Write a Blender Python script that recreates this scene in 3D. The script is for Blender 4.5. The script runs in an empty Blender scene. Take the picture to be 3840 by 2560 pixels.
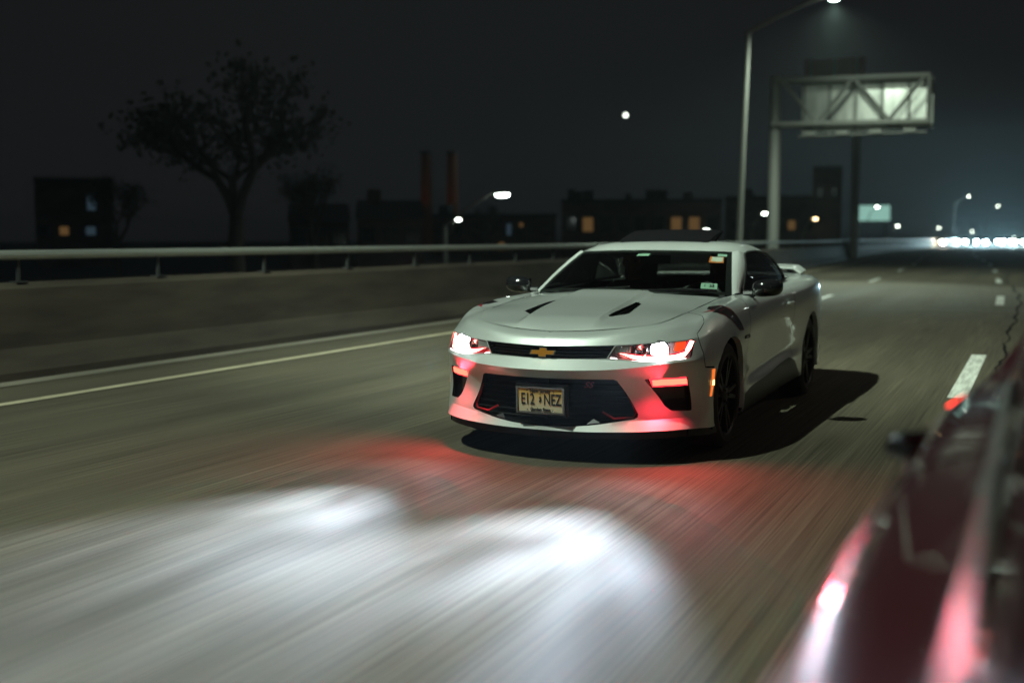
import bpy, bmesh, math, random
import numpy as np
from mathutils import Vector, Matrix, Euler
from mathutils.geometry import delaunay_2d_cdt

random.seed(7); RNG = np.random.default_rng(7)
sc = bpy.context.scene
COL = sc.collection
R = math.radians

# ------------------------------------------------------------------ camera
cam_d = bpy.data.cameras.new('camera'); cam = bpy.data.objects.new('camera', cam_d); COL.objects.link(cam)
sc.camera = cam
CAM = Vector((2.707, -6.363, 1.352)); YAW, PITCH, ROLL = .4289, .0887, -.0016
fwd = Vector((-math.sin(YAW)*math.cos(PITCH), math.cos(YAW)*math.cos(PITCH), -math.sin(PITCH)))
rt = fwd.cross(Vector((0, 0, 1))).normalized(); up = rt.cross(fwd)
rt2 = rt*math.cos(ROLL)+up*math.sin(ROLL); up2 = -rt*math.sin(ROLL)+up*math.cos(ROLL)
cam.matrix_world = Matrix(((rt2.x, up2.x, -fwd.x, CAM.x), (rt2.y, up2.y, -fwd.y, CAM.y), (rt2.z, up2.z, -fwd.z, CAM.z), (0, 0, 0, 1)))
cam_d.sensor_width = 36; cam_d.lens = 4307*36/3840
cam_d.clip_start = .03; cam_d.clip_end = 6000
cam_d.dof.use_dof = True; cam_d.dof.focus_distance = 7.0; cam_d.dof.aperture_fstop = 1.15

# ------------------------------------------------------------------ night sky
w = bpy.data.worlds.new('World'); sc.world = w; w.use_nodes = True
nt = w.node_tree; bg = nt.nodes['Background']
sky = nt.nodes.new('ShaderNodeTexSky'); sky.sky_type = 'NISHITA'; sky.sun_disc = False
sky.sun_elevation = R(-7.5); sky.sun_rotation = R(200)
mx = nt.nodes.new('ShaderNodeMix'); mx.data_type = 'RGBA'; mx.blend_type = 'ADD'; mx.inputs['Factor'].default_value = 1
nt.links.new(sky.outputs[0], mx.inputs['A']); mx.inputs['B'].default_value = (.070, .070, .077, 1)
nt.links.new(mx.outputs['Result'], bg.inputs['Color']); bg.inputs['Strength'].default_value = .1
sun_d = bpy.data.lights.new('moonlight', 'SUN'); sun_d.energy = .004; sun_d.angle = R(.5); sun_d.color = (.8, .9, 1)
sun = bpy.data.objects.new('moonlight', sun_d); COL.objects.link(sun); sun.rotation_euler = (R(60), 0, R(60))
vs = sc.view_settings; vs.view_transform = 'Standard'; vs.look = 'None'; vs.exposure = 0; vs.gamma = 1
HAZE = .0004
sc.cycles.use_denoising = True; sc.cycles.max_bounces = 4; sc.cycles.diffuse_bounces = 2; sc.cycles.glossy_bounces = 3; sc.cycles.transparent_max_bounces = 10
sc.cycles.light_sampling_threshold = .03; sc.cycles.sample_clamp_indirect = 4; sc.cycles.caustics_reflective = False; sc.cycles.caustics_refractive = False

# ------------------------------------------------------------------ materials
def mat(name, col=(.5, .5, .5), rough=.5, metal=0, coat=0, coat_r=.03, emit=None, es=0, spec=.5, trans=0, alpha=1, ior=1.45):
    m = bpy.data.materials.new(name); m.use_nodes = True
    b = m.node_tree.nodes['Principled BSDF']
    b.inputs['Base Color'].default_value = (*col, 1); b.inputs['Roughness'].default_value = rough
    b.inputs['Metallic'].default_value = metal; b.inputs['Coat Weight'].default_value = coat
    b.inputs['Coat Roughness'].default_value = coat_r; b.inputs['Specular IOR Level'].default_value = spec
    b.inputs['Transmission Weight'].default_value = trans; b.inputs['Alpha'].default_value = alpha; b.inputs['IOR'].default_value = ior
    if emit: b.inputs['Emission Color'].default_value = (*emit, 1); b.inputs['Emission Strength'].default_value = es
    return m
def nodes(m): return m.node_tree.nodes, m.node_tree.links, m.node_tree.nodes['Principled BSDF']
def add_noise_color(m, scale, stretch, c0, c1, detail=4, lo=.35, hi=.65, bump=0, coords='Object'):
    n, l, b = nodes(m)
    tc = n.new('ShaderNodeTexCoord'); mp = n.new('ShaderNodeMapping'); mp.inputs['Scale'].default_value = stretch
    nz = n.new('ShaderNodeTexNoise'); nz.inputs['Scale'].default_value = scale; nz.inputs['Detail'].default_value = detail
    cr = n.new('ShaderNodeValToRGB'); cr.color_ramp.elements[0].position = lo; cr.color_ramp.elements[1].position = hi
    cr.color_ramp.elements[0].color = (*c0, 1); cr.color_ramp.elements[1].color = (*c1, 1)
    l.new(tc.outputs[coords], mp.inputs[0]); l.new(mp.outputs[0], nz.inputs['Vector']); l.new(nz.outputs['Fac'], cr.inputs[0])
    l.new(cr.outputs[0], b.inputs['Base Color'])
    if bump:
        bp = n.new('ShaderNodeBump'); bp.inputs['Strength'].default_value = bump; bp.inputs['Distance'].default_value = .01
        l.new(nz.outputs['Fac'], bp.inputs['Height']); l.new(bp.outputs[0], b.inputs['Normal'])
    return cr
def glass(name, tint=(.6, .65, .62), rough=.02, gain=1.0):
    # thin pane: transparent tint + fresnel reflection
    m = bpy.data.materials.new(name); m.use_nodes = True; n = m.node_tree.nodes; l = m.node_tree.links
    n.clear(); o = n.new('ShaderNodeOutputMaterial'); mxs = n.new('ShaderNodeMixShader'); t = n.new('ShaderNodeBsdfTransparent')
    g = n.new('ShaderNodeBsdfGlossy'); f = n.new('ShaderNodeFresnel'); f.inputs[0].default_value = 1.5
    ge = n.new('ShaderNodeNewGeometry'); ir = n.new('ShaderNodeMapRange'); ir.inputs[3].default_value = 1.5; ir.inputs[4].default_value = 1/1.5
    l.new(ge.outputs['Backfacing'], ir.inputs[0]); l.new(ir.outputs[0], f.inputs[0])
    t.inputs[0].default_value = (*tint, 1); g.inputs['Roughness'].default_value = rough; g.inputs[0].default_value = (gain, gain, gain, 1)
    l.new(f.outputs[0], mxs.inputs[0]); l.new(t.outputs[0], mxs.inputs[1]); l.new(g.outputs[0], mxs.inputs[2]); l.new(mxs.outputs[0], o.inputs[0])
    return m
def emission(name, col, s):
    return mat(name, (0, 0, 0), .5, emit=col, es=s, spec=0)

M = {}
M['paint'] = mat('pearl_white_paint', (.80, .83, .81), .42, metal=.52, coat=1, coat_r=.015); M['paint'].node_tree.nodes['Principled BSDF'].inputs['Coat IOR'].default_value = 1.8
M['black'] = mat('black_plastic', (.012, .012, .013), .42)
M['gloss_black'] = mat('gloss_black', (.008, .008, .009), .12, coat=.5)
M['bar'] = mat('grille_plastic', (.008, .008, .008), .6, spec=.2)
M['liner'] = mat('matte_black', (.006, .006, .006), .9, spec=.1)
M['rubber'] = mat('tyre_rubber', (.018, .018, .019), .75)
M['rim'] = mat('black_rim', (.006, .006, .006), .5, coat=0, spec=.3)
M['chrome'] = mat('chrome', (.8, .8, .8), .12, metal=1)
M['dark_chrome'] = mat('dark_chrome', (.25, .25, .26), .2, metal=1)
M['disc'] = mat('brake_disc', (.35, .34, .33), .35, metal=1)
M['gold'] = mat('gold_badge', (.75, .30, .03), .35, metal=.3, coat=.6)
M['red_lit_edge'] = mat('red_lit_edge', (.45, .01, .015), .35)  # red lamp light on the duct edges, held in the colour
M['glass_ws'] = glass('windshield_glass', (.72, .78, .74))
M['glass_side'] = glass('tinted_side_glass', (.10, .11, .11))
M['glass_rear'] = glass('rear_glass', (.03, .03, .03))
M['glass_lens'] = glass('lamp_lens', (.97, .97, .97))
M['tail_red'] = mat('tail_lens', (.25, .004, .006), .15, coat=1, emit=(1, .02, .02), es=1.2)
M['rubber_seal'] = mat('window_seal', (.01, .01, .01), .6)
M['interior'] = mat('interior_trim', (.02, .02, .021), .7)
M['seat'] = mat('seat_leather', (.03, .03, .032), .5)

# ------------------------------------------------------------------ mesh helpers
def setp(o, label=None, cat=None, group=None, kind=None):
    if label: o['label'] = label
    if cat: o['category'] = cat
    if group: o['group'] = group
    if kind: o['kind'] = kind
    return o
def attach(o, parent):
    o.parent = parent
    if parent.type == 'EMPTY': o.matrix_parent_inverse = Matrix.Translation(parent.location).inverted()
def mesh(name, V, F, m, parent=None, smooth=30, **kw):
    me = bpy.data.meshes.new(name); me.from_pydata([tuple(map(float, v)) for v in V], [], [tuple(map(int, f)) for f in F])
    for mm in (m if isinstance(m, (list, tuple)) else [m]): me.materials.append(mm)
    me.update()
    if smooth:
        me.shade_smooth(); me.set_sharp_from_angle(angle=R(smooth))
    o = bpy.data.objects.new(name, me); COL.objects.link(o)
    if parent is not None: attach(o, parent)
    return setp(o, **kw)
def empty(name, loc=(0, 0, 0), label=None, cat=None, group=None, kind=None):
    o = bpy.data.objects.new(name, None); COL.objects.link(o); o.location = loc; o.empty_display_size = .2
    return setp(o, label, cat, group, kind)
class MB:
    def __init__(s): s.V = []; s.F = []
    def add(s, V, F):
        b = len(s.V); s.V += [tuple(map(float, v)) for v in V]; s.F += [tuple(i+b for i in f) for f in F]; return s
    def box(s, c, d, rot=None):
        x, y, z = d[0]/2, d[1]/2, d[2]/2
        P = [Vector(p) for p in ((-x, -y, -z), (x, -y, -z), (x, y, -z), (-x, y, -z), (-x, -y, z), (x, -y, z), (x, y, z), (-x, y, z))]
        if rot is not None: P = [rot @ p for p in P]
        return s.add([p+Vector(c) for p in P], [(0, 3, 2, 1), (4, 5, 6, 7), (0, 1, 5, 4), (1, 2, 6, 5), (2, 3, 7, 6), (3, 0, 4, 7)])
    def tube(s, pts, rad, n=10, cap=True):
        pts = [Vector(p) for p in pts]; k = len(pts); rads = rad if isinstance(rad, (list, tuple)) else [rad]*k
        V = []; F = []; prev = None
        for i, p in enumerate(pts):
            t = (pts[min(i+1, k-1)]-pts[max(i-1, 0)]).normalized()
            a = t.orthogonal().normalized() if prev is None else (prev-t*prev.dot(t)).normalized()
            prev = a; b = t.cross(a)
            V += [p+(a*math.cos(2*math.pi*j/n)+b*math.sin(2*math.pi*j/n))*rads[i] for j in range(n)]
        for i in range(k-1):
            for j in range(n): F.append((i*n+j, i*n+(j+1) % n, (i+1)*n+(j+1) % n, (i+1)*n+j))
        if cap: F.append(tuple(range(n-1, -1, -1))); F.append(tuple((k-1)*n+j for j in range(n)))
        return s.add(V, F)
    def prism(s, poly, vec):
        # poly: list of 3-D points (planar), extruded by vec
        n = len(poly); P = [Vector(p) for p in poly]; v = Vector(vec)
        return s.add(P+[p+v for p in P], [tuple(range(n-1, -1, -1)), tuple(range(n, 2*n))]+[(i, (i+1) % n, n+(i+1) % n, n+i) for i in range(n)])
    def lathe(s, prof, c, axis='x', n=40, closed=False):
        # prof: (axial, radius) list
        V = []; F = []; k = len(prof)
        for a, r in prof:
            for j in range(n):
                t = 2*math.pi*j/n; q = (a, r*math.cos(t), r*math.sin(t))
                if axis == 'y': q = (q[1], q[0], q[2])
                if axis == 'z': q = (q[1], q[2], q[0])
                V.append(Vector(q)+Vector(c))
        for i in range(k-1 if not closed else k):
            i2 = (i+1) % k
            for j in range(n): F.append((i*n+j, i*n+(j+1) % n, i2*n+(j+1) % n, i2*n+j))
        return s.add(V, F)
    def build(s, name, m, parent=None, smooth=30, **kw): return mesh(name, s.V, s.F, m, parent, smooth, **kw)
def copy_tree(o, parent=None, loc=None, rz=None):
    c = o.copy(); COL.objects.link(c)
    for k in list(o.keys()):
        if k in ('label', 'category', 'group', 'kind'): c[k] = o[k]
    if parent is not None: c.parent = parent; c.matrix_parent_inverse = o.matrix_parent_inverse.copy()
    if loc is not None: c.location = loc
    if rz is not None: c.rotation_euler = (0, 0, rz)
    for ch in list(o.children): copy_tree(ch, c)
    return c

# ------------------------------------------------------------------ splines
def ncs(x, Y, q):
    """natural cubic spline through (x, Y[k,...]) at q"""
    x = np.asarray(x, float); Y = np.asarray(Y, float); n = len(x); sh = Y.shape[1:]; Yf = Y.reshape(n, -1)
    h = np.diff(x); A = np.zeros((n, n)); B = np.zeros((n, Yf.shape[1])); A[0, 0] = A[-1, -1] = 1
    for i in range(1, n-1):
        A[i, i-1] = h[i-1]; A[i, i] = 2*(h[i-1]+h[i]); A[i, i+1] = h[i]
        B[i] = 6*((Yf[i+1]-Yf[i])/h[i]-(Yf[i]-Yf[i-1])/h[i-1])
    m = np.linalg.solve(A, B); q = np.asarray(q, float); k = np.clip(np.searchsorted(x, q)-1, 0, n-2)
    hk = h[k][:, None]; a = (x[k+1]-q)[:, None]; b = (q-x[k])[:, None]
    r = (m[k]*a**3+m[k+1]*b**3)/(6*hk)+(Yf[k]/hk-m[k]*hk/6)*a+(Yf[k+1]/hk-m[k+1]*hk/6)*b
    return r.reshape((len(q),)+sh)
def pchip_rows(x, Y, q):
    """per-sample monotone cubic: Y[n,k,3] at knots x[k], q[n]"""
    x = np.asarray(x, float); h = np.diff(x); n, k, _ = Y.shape
    d = np.diff(Y, axis=1)/h[None, :, None]; s = np.zeros_like(Y)
    if k > 2:
        w1 = (2*h[1:]+h[:-1])[None, :, None]; w2 = (h[1:]+2*h[:-1])[None, :, None]
        same = (d[:, 1:]*d[:, :-1]) > 0
        with np.errstate(divide='ignore', invalid='ignore'):
            hm = (w1+w2)/(w1/d[:, :-1]+w2/d[:, 1:])
        s[:, 1:-1] = np.where(same, hm, 0)
    s[:, 0] = d[:, 0]; s[:, -1] = d[:, -1]
    j = np.clip(np.searchsorted(x, q)-1, 0, k-2); ar = np.arange(n); hj = h[j][:, None]; t = ((q-x[j])[:, None])/hj
    return (Y[ar, j]*(2*t**3-3*t**2+1)+hj*s[ar, j]*(t**3-2*t**2+t)+Y[ar, j+1]*(-2*t**3+3*t**2)+hj*s[ar, j+1]*(t**3-t**2))
def pchip1(x, y, q):
    q = np.atleast_1d(np.asarray(q, float)); Y = np.broadcast_to(np.asarray(y, float)[None, :, None], (len(q), len(y), 1))
    return pchip_rows(x, Y, np.clip(q, x[0], x[-1]))[:, 0]
def smooth01(t): t = np.clip(t, 0, 1); return t*t*(3-2*t)

# ------------------------------------------------------------------ trimmed triangulation
def inpoly(P, poly):
    P = np.asarray(P); poly = np.asarray(poly); x, y = P[:, 0], P[:, 1]; c = np.zeros(len(P), bool); n = len(poly); j = n-1
    for i in range(n):
        xi, yi = poly[i]; xj, yj = poly[j]
        cond = ((yi > y) != (yj > y))
        if yi != yj: c ^= cond & (x < (xj-xi)*(y-yi)/(yj-yi)+xi)
        j = i
    return c
def dens(poly, d, closed=True):
    out = []; n = len(poly)
    for i in range(n if closed else n-1):
        a = np.array(poly[i], float); b = np.array(poly[(i+1) % n], float); k = max(1, int(np.ceil(np.linalg.norm(b-a)/d)))
        out += [tuple(a+(b-a)*t/k) for t in range(k)]
    if not closed: out.append(tuple(poly[-1]))
    return out
def rounded(poly, r, n=4):
    out = []; k = len(poly)
    for i in range(k):
        p = np.array(poly[i], float); a = np.array(poly[i-1], float)-p; b = np.array(poly[(i+1) % k], float)-p
        ra = min(r, np.linalg.norm(a)*.45); rb = min(r, np.linalg.norm(b)*.45)
        A = p+a/np.linalg.norm(a)*ra; B = p+b/np.linalg.norm(b)*rb
        for t in np.linspace(0, 1, n): out.append(tuple((1-t)**2*A+2*t*(1-t)*p+t*t*B))
    return out
def triangulate(grid, polys, lines=(), clear=.4, step=.02):
    """grid: Nx2 free points; polys closed constraints; lines open constraints -> pts, tris"""
    pts = []; edges = []; segs = []
    for poly, closed in [(p, True) for p in polys]+[(l, False) for l in lines]:
        b = len(pts); n = len(poly); pts += [tuple(p) for p in poly]
        for i in range(n if closed else n-1): edges.append((b+i, b+(i+1) % n)); segs.append((poly[i], poly[(i+1) % n]))
    g = np.asarray(grid, float); S = np.array(segs, float)
    if len(g):
        keep = np.ones(len(g), bool)
        for a0 in range(0, len(g), 2000):
            q = g[a0:a0+2000]; A = S[None, :, 0]; B = S[None, :, 1]; AB = B-A
            t = np.clip(((q[:, None]-A)*AB).sum(2)/np.maximum((AB**2).sum(2), 1e-12), 0, 1)
            keep[a0:a0+2000] = (np.linalg.norm(q[:, None]-(A+AB*t[..., None]), axis=2).min(1) > clear*step)
        pts += [tuple(p) for p in g[keep]]
    v, e, f, *_ = delaunay_2d_cdt([Vector(p) for p in pts], edges, [], 0, 1e-6)
    return np.array([tuple(p) for p in v]), [tuple(t) for t in f]
def submesh(P3, tris):
    used = sorted({i for t in tris for i in t}); mp = {u: i for i, u in enumerate(used)}
    return [P3[u] for u in used], [tuple(mp[i] for i in t) for t in tris]
def mirror(V, F): return [(-v[0], v[1], v[2]) for v in V], [tuple(reversed(f)) for f in F]
def orient(V, F, ctr):
    V3 = [Vector(v) for v in V]; out = []; ctr = Vector(ctr)
    for f in F:
        a, b, c = V3[f[0]], V3[f[1]], V3[f[2]]
        nrm = (b-a).cross(c-a)
        out.append(f if nrm.dot((a+b+c)/3-ctr) > 0 else tuple(reversed(f)))
    return V, out

# ==================================================================== SETTING
CY = [-80, 12, 20, 35, 57, 92, 137, 180, 230, 400, 900]
CX = [0, 0, -.12, -.6, -1.6, -4.0, -6.0, -6.2, -5.0, 2, 30]
def cx(y): return float(pchip1(CY, CX, [y])[0])
YS = [-60+2.0*i for i in range(0, 60)]+[60+5*i for i in range(0, 60)]+[360+30*i for i in range(0, 18)]
CXS = {y: cx(y) for y in YS}
def strip(name, prof, m, ys=None, parent=None, smooth=30, **kw):
    """sweep an (x,z) profile along the road centre line"""
    ys = ys or YS; V = []; F = []; k = len(prof)
    for y in ys:
        c = CXS.get(y); c = cx(y) if c is None else c
        V += [(x+c, y, z) for x, z in prof]
    for i in range(len(ys)-1):
        for j in range(k-1): F.append((i*k+j, i*k+j+1, (i+1)*k+j+1, (i+1)*k+j))
    return mesh(name, V, F, m, parent, smooth, **kw)

M['asphalt'] = mat('asphalt', (.07, .07, .065), .55, spec=.3)
def asphalt_nodes():
    m = M['asphalt']; n, l, b = nodes(m)
    g = n.new('ShaderNodeNewGeometry')
    def noise(scale, st, det=3):
        mp = n.new('ShaderNodeMapping'); mp.inputs['Scale'].default_value = st
        z = n.new('ShaderNodeTexNoise'); z.inputs['Scale'].default_value = scale; z.inputs['Detail'].default_value = det
        l.new(g.outputs['Position'], mp.inputs[0]); l.new(mp.outputs[0], z.inputs['Vector']); return z.outputs['Fac']
    fine = noise(1, (95, .55, 1), 5)          # combed grain running along the lane
    lanes = noise(1, (1.7, .035, 1), 3)       # tyre-polished tracks
    patch = noise(.35, (1, .6, 1), 5)         # stains
    grit = noise(160, (1, 1, 1), 2)
    def mr(i, a, b_, c, d):
        q = n.new('ShaderNodeMapRange'); q.inputs[1].default_value = a; q.inputs[2].default_value = b_; q.inputs[3].default_value = c; q.inputs[4].default_value = d
        l.new(i, q.inputs[0]); return q.outputs[0]
    def mul(a, c):
        q = n.new('ShaderNodeMath'); q.operation = 'MULTIPLY'; l.new(a, q.inputs[0]); l.new(c, q.inputs[1]); return q.outputs[0]
    f = mul(mul(mr(fine, .28, .72, .45, 1.55), mr(lanes, .3, .7, .72, 1.28)), mul(mr(patch, .3, .7, .82, 1.18), mr(grit, .3, .7, .85, 1.15)))
    mixc = n.new('ShaderNodeMix'); mixc.data_type = 'RGBA'; mixc.blend_type = 'MULTIPLY'; mixc.inputs['Factor'].default_value = 1
    mixc.inputs['A'].default_value = (.084, .071, .049, 1)
    l.new(f, mixc.inputs['B']); l.new(mixc.outputs['Result'], b.inputs['Base Color'])
    bp = n.new('ShaderNodeBump'); bp.inputs['Strength'].default_value = .35; bp.inputs['Distance'].default_value = .004
    l.new(fine, bp.inputs['Height']); l.new(bp.outputs[0], b.inputs['Normal'])
    l.new(mr(lanes, .3, .7, .76, .9), b.inputs['Roughness'])
asphalt_nodes()
M['concrete'] = mat('concrete', (.2, .19, .17), .8); add_noise_color(M['concrete'], 1, (6, .8, 5), (.030, .022, .015), (.066, .051, .036), 6, .3, .7, .15)
M['dirt'] = mat('dark_earth', (.03, .03, .025), .95)
M['yellow_line'] = mat('yellow_paint', (.62, .5, .2), .6)
M['white_line'] = mat('white_road_paint', (.62, .63, .58), .6)
for k, c0, c1 in (('yellow_line', (.36, .31, .21), (.60, .53, .38)), ('white_line', (.42, .42, .38), (.75, .76, .7))):
    add_noise_color(M[k], 1, (30, 2, 1), c0, c1, 4, .35, .6)
M['galv'] = mat('galvanised_steel', (.42, .43, .4), .45, metal=.6)
M['galv_dull'] = mat('weathered_steel', (.28, .28, .26), .6, metal=.3)

# ground and carriageway
mesh('ground', [(-900, -300, -.35), (900, -300, -.35), (900, 1200, -.35), (-900, 1200, -.35)], [(0, 1, 2, 3)], M['dirt'], smooth=None, kind='structure')
strip('road', [(-6.3, -.004), (-3, 0), (1, 0), (5.75, 0), (9.4, 0), (13.5, -.004), (14.2, -.2)], M['asphalt'], kind='structure')
sh = [(-6.42, 0.002), (-6.3, .002), (-6.22, .0065), (-5.7, .0065)]
M['gutter'] = mat('gutter_concrete', (.16, .15, .125), .8); add_noise_color(M['gutter'], 1, (14, .5, 1), (.15, .135, .105), (.28, .25, .2), 5)
strip('gutter', [(-6.45, .004), (-5.95, .004)], M['gutter'], kind='structure')
strip('edge_line', [(-5.08, .0045), (-4.95, .0045)], M['yellow_line'], kind='structure')
strip('shoulder_line', [(12.4, .0045), (12.53, .0045)], M['white_line'], kind='structure')
def dashes(x, w_, starts, ln):
    for s0 in starts:
        ys = [s0+ln*i/4 for i in range(5)]
        strip('lane_dash', [(x-w_/2, .0045), (x+w_/2, .0045)], M['white_line'], ys, kind='structure')
dashes(-1.62, .13, [6.0]+[18.4+12.6*k for k in range(0, 14)], 3.6)
dashes(2.12, .16, [4.0-12.4*k for k in range(1, 4)]+[4.0, 19.0, 31.4, 43.6]+[56+12.4*k for k in range(0, 11)], 4.0)
dashes(5.75, .13, [-8+12.4*k for k in range(0, 18)], 3.6)
# transverse joint and crack sealing
M['joint'] = mat('joint_seal', (.17, .175, .17), .8); M['tar'] = mat('tar_seal', (.012, .012, .012), .95, spec=.05)
mb = MB(); mb.add([(-6.2, 15.6, .003), (13, 18.9, .003), (13, 18.98, .003), (-6.2, 15.68, .003)], [(0, 1, 2, 3)]); mb.build('expansion_joint', M['joint'], smooth=None, kind='structure')
for k, (off, wd) in enumerate(((40, .2), (66, .25), (88, .3))):
    mb = MB(); mb.add([(-6.2+cx(off), off-1.2, .003), (13+cx(off), off+2, .003), (13+cx(off), off+2+wd, .003), (-6.2+cx(off), off-1.2+wd, .003)], [(0, 1, 2, 3)])
    mb.build('expansion_joint', M['joint'], smooth=None, kind='structure')
pth = []; x = 2.42; y = 4.5
while y < 40:
    pth.append((x+cx(y), y)); y += random.uniform(.25, .6); x += random.uniform(-.05, .05)+(2.45-x)*.12
V = []; F = []
for i, (a, b) in enumerate(pth):
    wd = random.uniform(.004, .02)*(1 if b < 10 else 1.5); V += [(a-wd, b, .0035), (a+wd, b, .0035)]
    if i: F.append((2*i-2, 2*i-1, 2*i+1, 2*i))
mesh('road_crack', V, F, M['tar'], smooth=None, kind='structure')

# concrete median barrier with steel rail
bar = strip('concrete_barrier', [(-6.2, -.01), (-6.2, .08), (-6.36, .30), (-6.42, .875), (-6.50, .93), (-6.72, .932), (-6.76, .90), (-6.80, .3), (-6.98, .08), (-6.98, -.3)], M['concrete'], smooth=15,
            label='long grey concrete barrier wall along the yellow edge line', cat='barrier')
rail = empty('guard_rail', (-6.5, 0, .93), 'pale steel tube rail on posts along the concrete barrier top', 'railing')
c8 = [( .042*math.cos(2*math.pi*j/10), .05*math.sin(2*math.pi*j/10)) for j in range(11)]
strip('rail_tube', [(-6.5+a, 1.205+b) for a, b in c8], M['galv'], parent=rail)
M['post_dark'] = mat('dark_post', (.03, .03, .03), .7); post = MB(); post.box((0, 0, .115), (.03, .035, .23)); post.box((0, 0, .008), (.12, .14, .016))
pm = post.build('rail_post', M['post_dark'], rail, smooth=None); pm.location = (-6.52, -10, .931)
y = -8.0
while y < 150:
    q = pm.copy(); COL.objects.link(q); q.parent = rail; q.matrix_parent_inverse = pm.matrix_parent_inverse; q.location = (-6.52+cx(y), y, .931); y += 2.0 if y < 70 else 3.0

# ---------------------------------------------------------------- street lamps
M['lamp_glass'] = emission('street_lamp_glow', (.86, 1, .93), 60)
M['lamp_far'] = emission('far_lamp_glow', (.9, 1, .86), 30)
M['lamp_warm'] = emission('far_warm_glow', (1, .72, .35), 14)
M['pole'] = mat('painted_pole', (.22, .22, .2), .6)
def street_lamp(loc, h, arm, rz, label, power=0, r=.10, gm='lamp_glass', color=(.80, 1, .80), headlen=.6, angle=150, rise=1.6, lean=0, wings=()):
    t = empty('street_lamp', loc, label, 'street lamp', 'street lamps'); L = Vector(loc)
    q = Matrix.Rotation(rz, 3, 'Z')
    def P(a, z): return L+q @ Vector((a, 0, z))
    mb = MB(); mb.tube([P(-lean, -.3), P(-lean*.5, h*.5), P(0, h-rise)], [r, r*.85, r*.65]); mb.tube([P(-lean, -.3), P(-lean, .25)], [r*1.6, r*1.5]); mb.build('pole', M['pole'], t)
    mb = MB(); mb.tube([P(0, h-rise-.02), P(arm*.35, h-rise*.6), P(arm*.75, h-rise*.2), P(arm, h)], [r*.6, r*.5, r*.42, r*.4]); mb.build('arm', M['pole'], t)
    mb = MB(); prof = [(-.5, .06, .05), (-.3, .14, .09), (.0, .17, .1), (.3, .13, .07), (.42, .03, .02)]
    V = []; F = []
    for i, (a, wx, hz) in enumerate(prof):
        for j in range(8):
            th = 2*math.pi*j/8; V.append(L+q @ Vector((arm+headlen*.5+a*headlen, wx*math.cos(th), h+.02+hz*math.sin(th))))
    for i in range(4):
        for j in range(8): F.append((i*8+j, i*8+(j+1) % 8, i*8+8+(j+1) % 8, i*8+8+j))
    mb.add(V, F); hd = mb.build('lamp_head', M['galv_dull'], t)
    # glass bowl under the head
    mb = MB(); ctr = L+q @ Vector((arm+headlen*.5, 0, h-.07)); V = []; F = []
    for i in range(5):
        ph = math.pi/2*i/4
        for j in range(12):
            th = 2*math.pi*j/12; V.append(ctr+q @ Vector((.2*headlen/.6*math.cos(ph)*math.cos(th), .13*math.cos(ph)*math.sin(th), -.12*math.sin(ph))))
    for i in range(4):
        for j in range(12): F.append((i*12+j, i*12+12+j, i*12+12+(j+1) % 12, i*12+(j+1) % 12))
    mb.add(V, F).build('lamp_glass', M[gm], hd)
    if power:
        ld = bpy.data.lights.new('street_light', 'SPOT'); ld.energy = power; ld.color = color; ld.spot_size = R(angle); ld.spot_blend = .6; ld.shadow_soft_size = .09
        lo = bpy.data.objects.new('street_light', ld); COL.objects.link(lo); lo.location = ctr+Vector((0, 0, -.2)); attach(lo, t)
        for sy, wp, tl, sz in wings:      # luminaire throws most light along the road
            ld = bpy.data.lights.new('street_light', 'SPOT'); ld.energy = power*wp; ld.color = color; ld.spot_size = R(sz); ld.spot_blend = 1; ld.shadow_soft_size = .09
            lo = bpy.data.objects.new('street_light', ld); COL.objects.link(lo); lo.location = ctr+Vector((0, 0, -.2)); lo.rotation_euler = Vector((.14*math.cos(rz), sy*math.sin(R(tl)), -math.cos(R(tl)))).to_track_quat('-Z', 'Y').to_euler(); attach(lo, t)
    return t
KEY = 3700
street_lamp((-6.95, -3.9, 0), 9.7, 3.6, 0, 'lit street lamp beside the barrier, ahead of the white car', KEY, r=.11, wings=((1, 3.8, 61, 70),))
street_lamp((-7.17, 36, 0), 9.85, 2.75, R(-3), 'tall lit street lamp with bracket arm just left of the overhead sign', KEY*.9, r=.12, angle=150, wings=((-1, 1.9, 44, 52), (1, .2, 70, 60)), rise=1.0, lean=.28)
for k, y in enumerate((-22, 14, 50)):
    street_lamp((15.2, y, 0), 9.6, 2.6, math.pi, ('lit street lamp on the right verge behind the photographer', 'lit street lamp on the right verge beside the red car', 'lit street lamp on the far right verge past the cars')[k], (0, KEY*.2, 0)[k], r=.11, color=(1, .86, .66))
# ==================================================================== WHITE COUPE
car = empty('white_coupe', (0, 2.3, 0), 'white two-door muscle coupe with lit headlights driving on the motorway', 'car')
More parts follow.
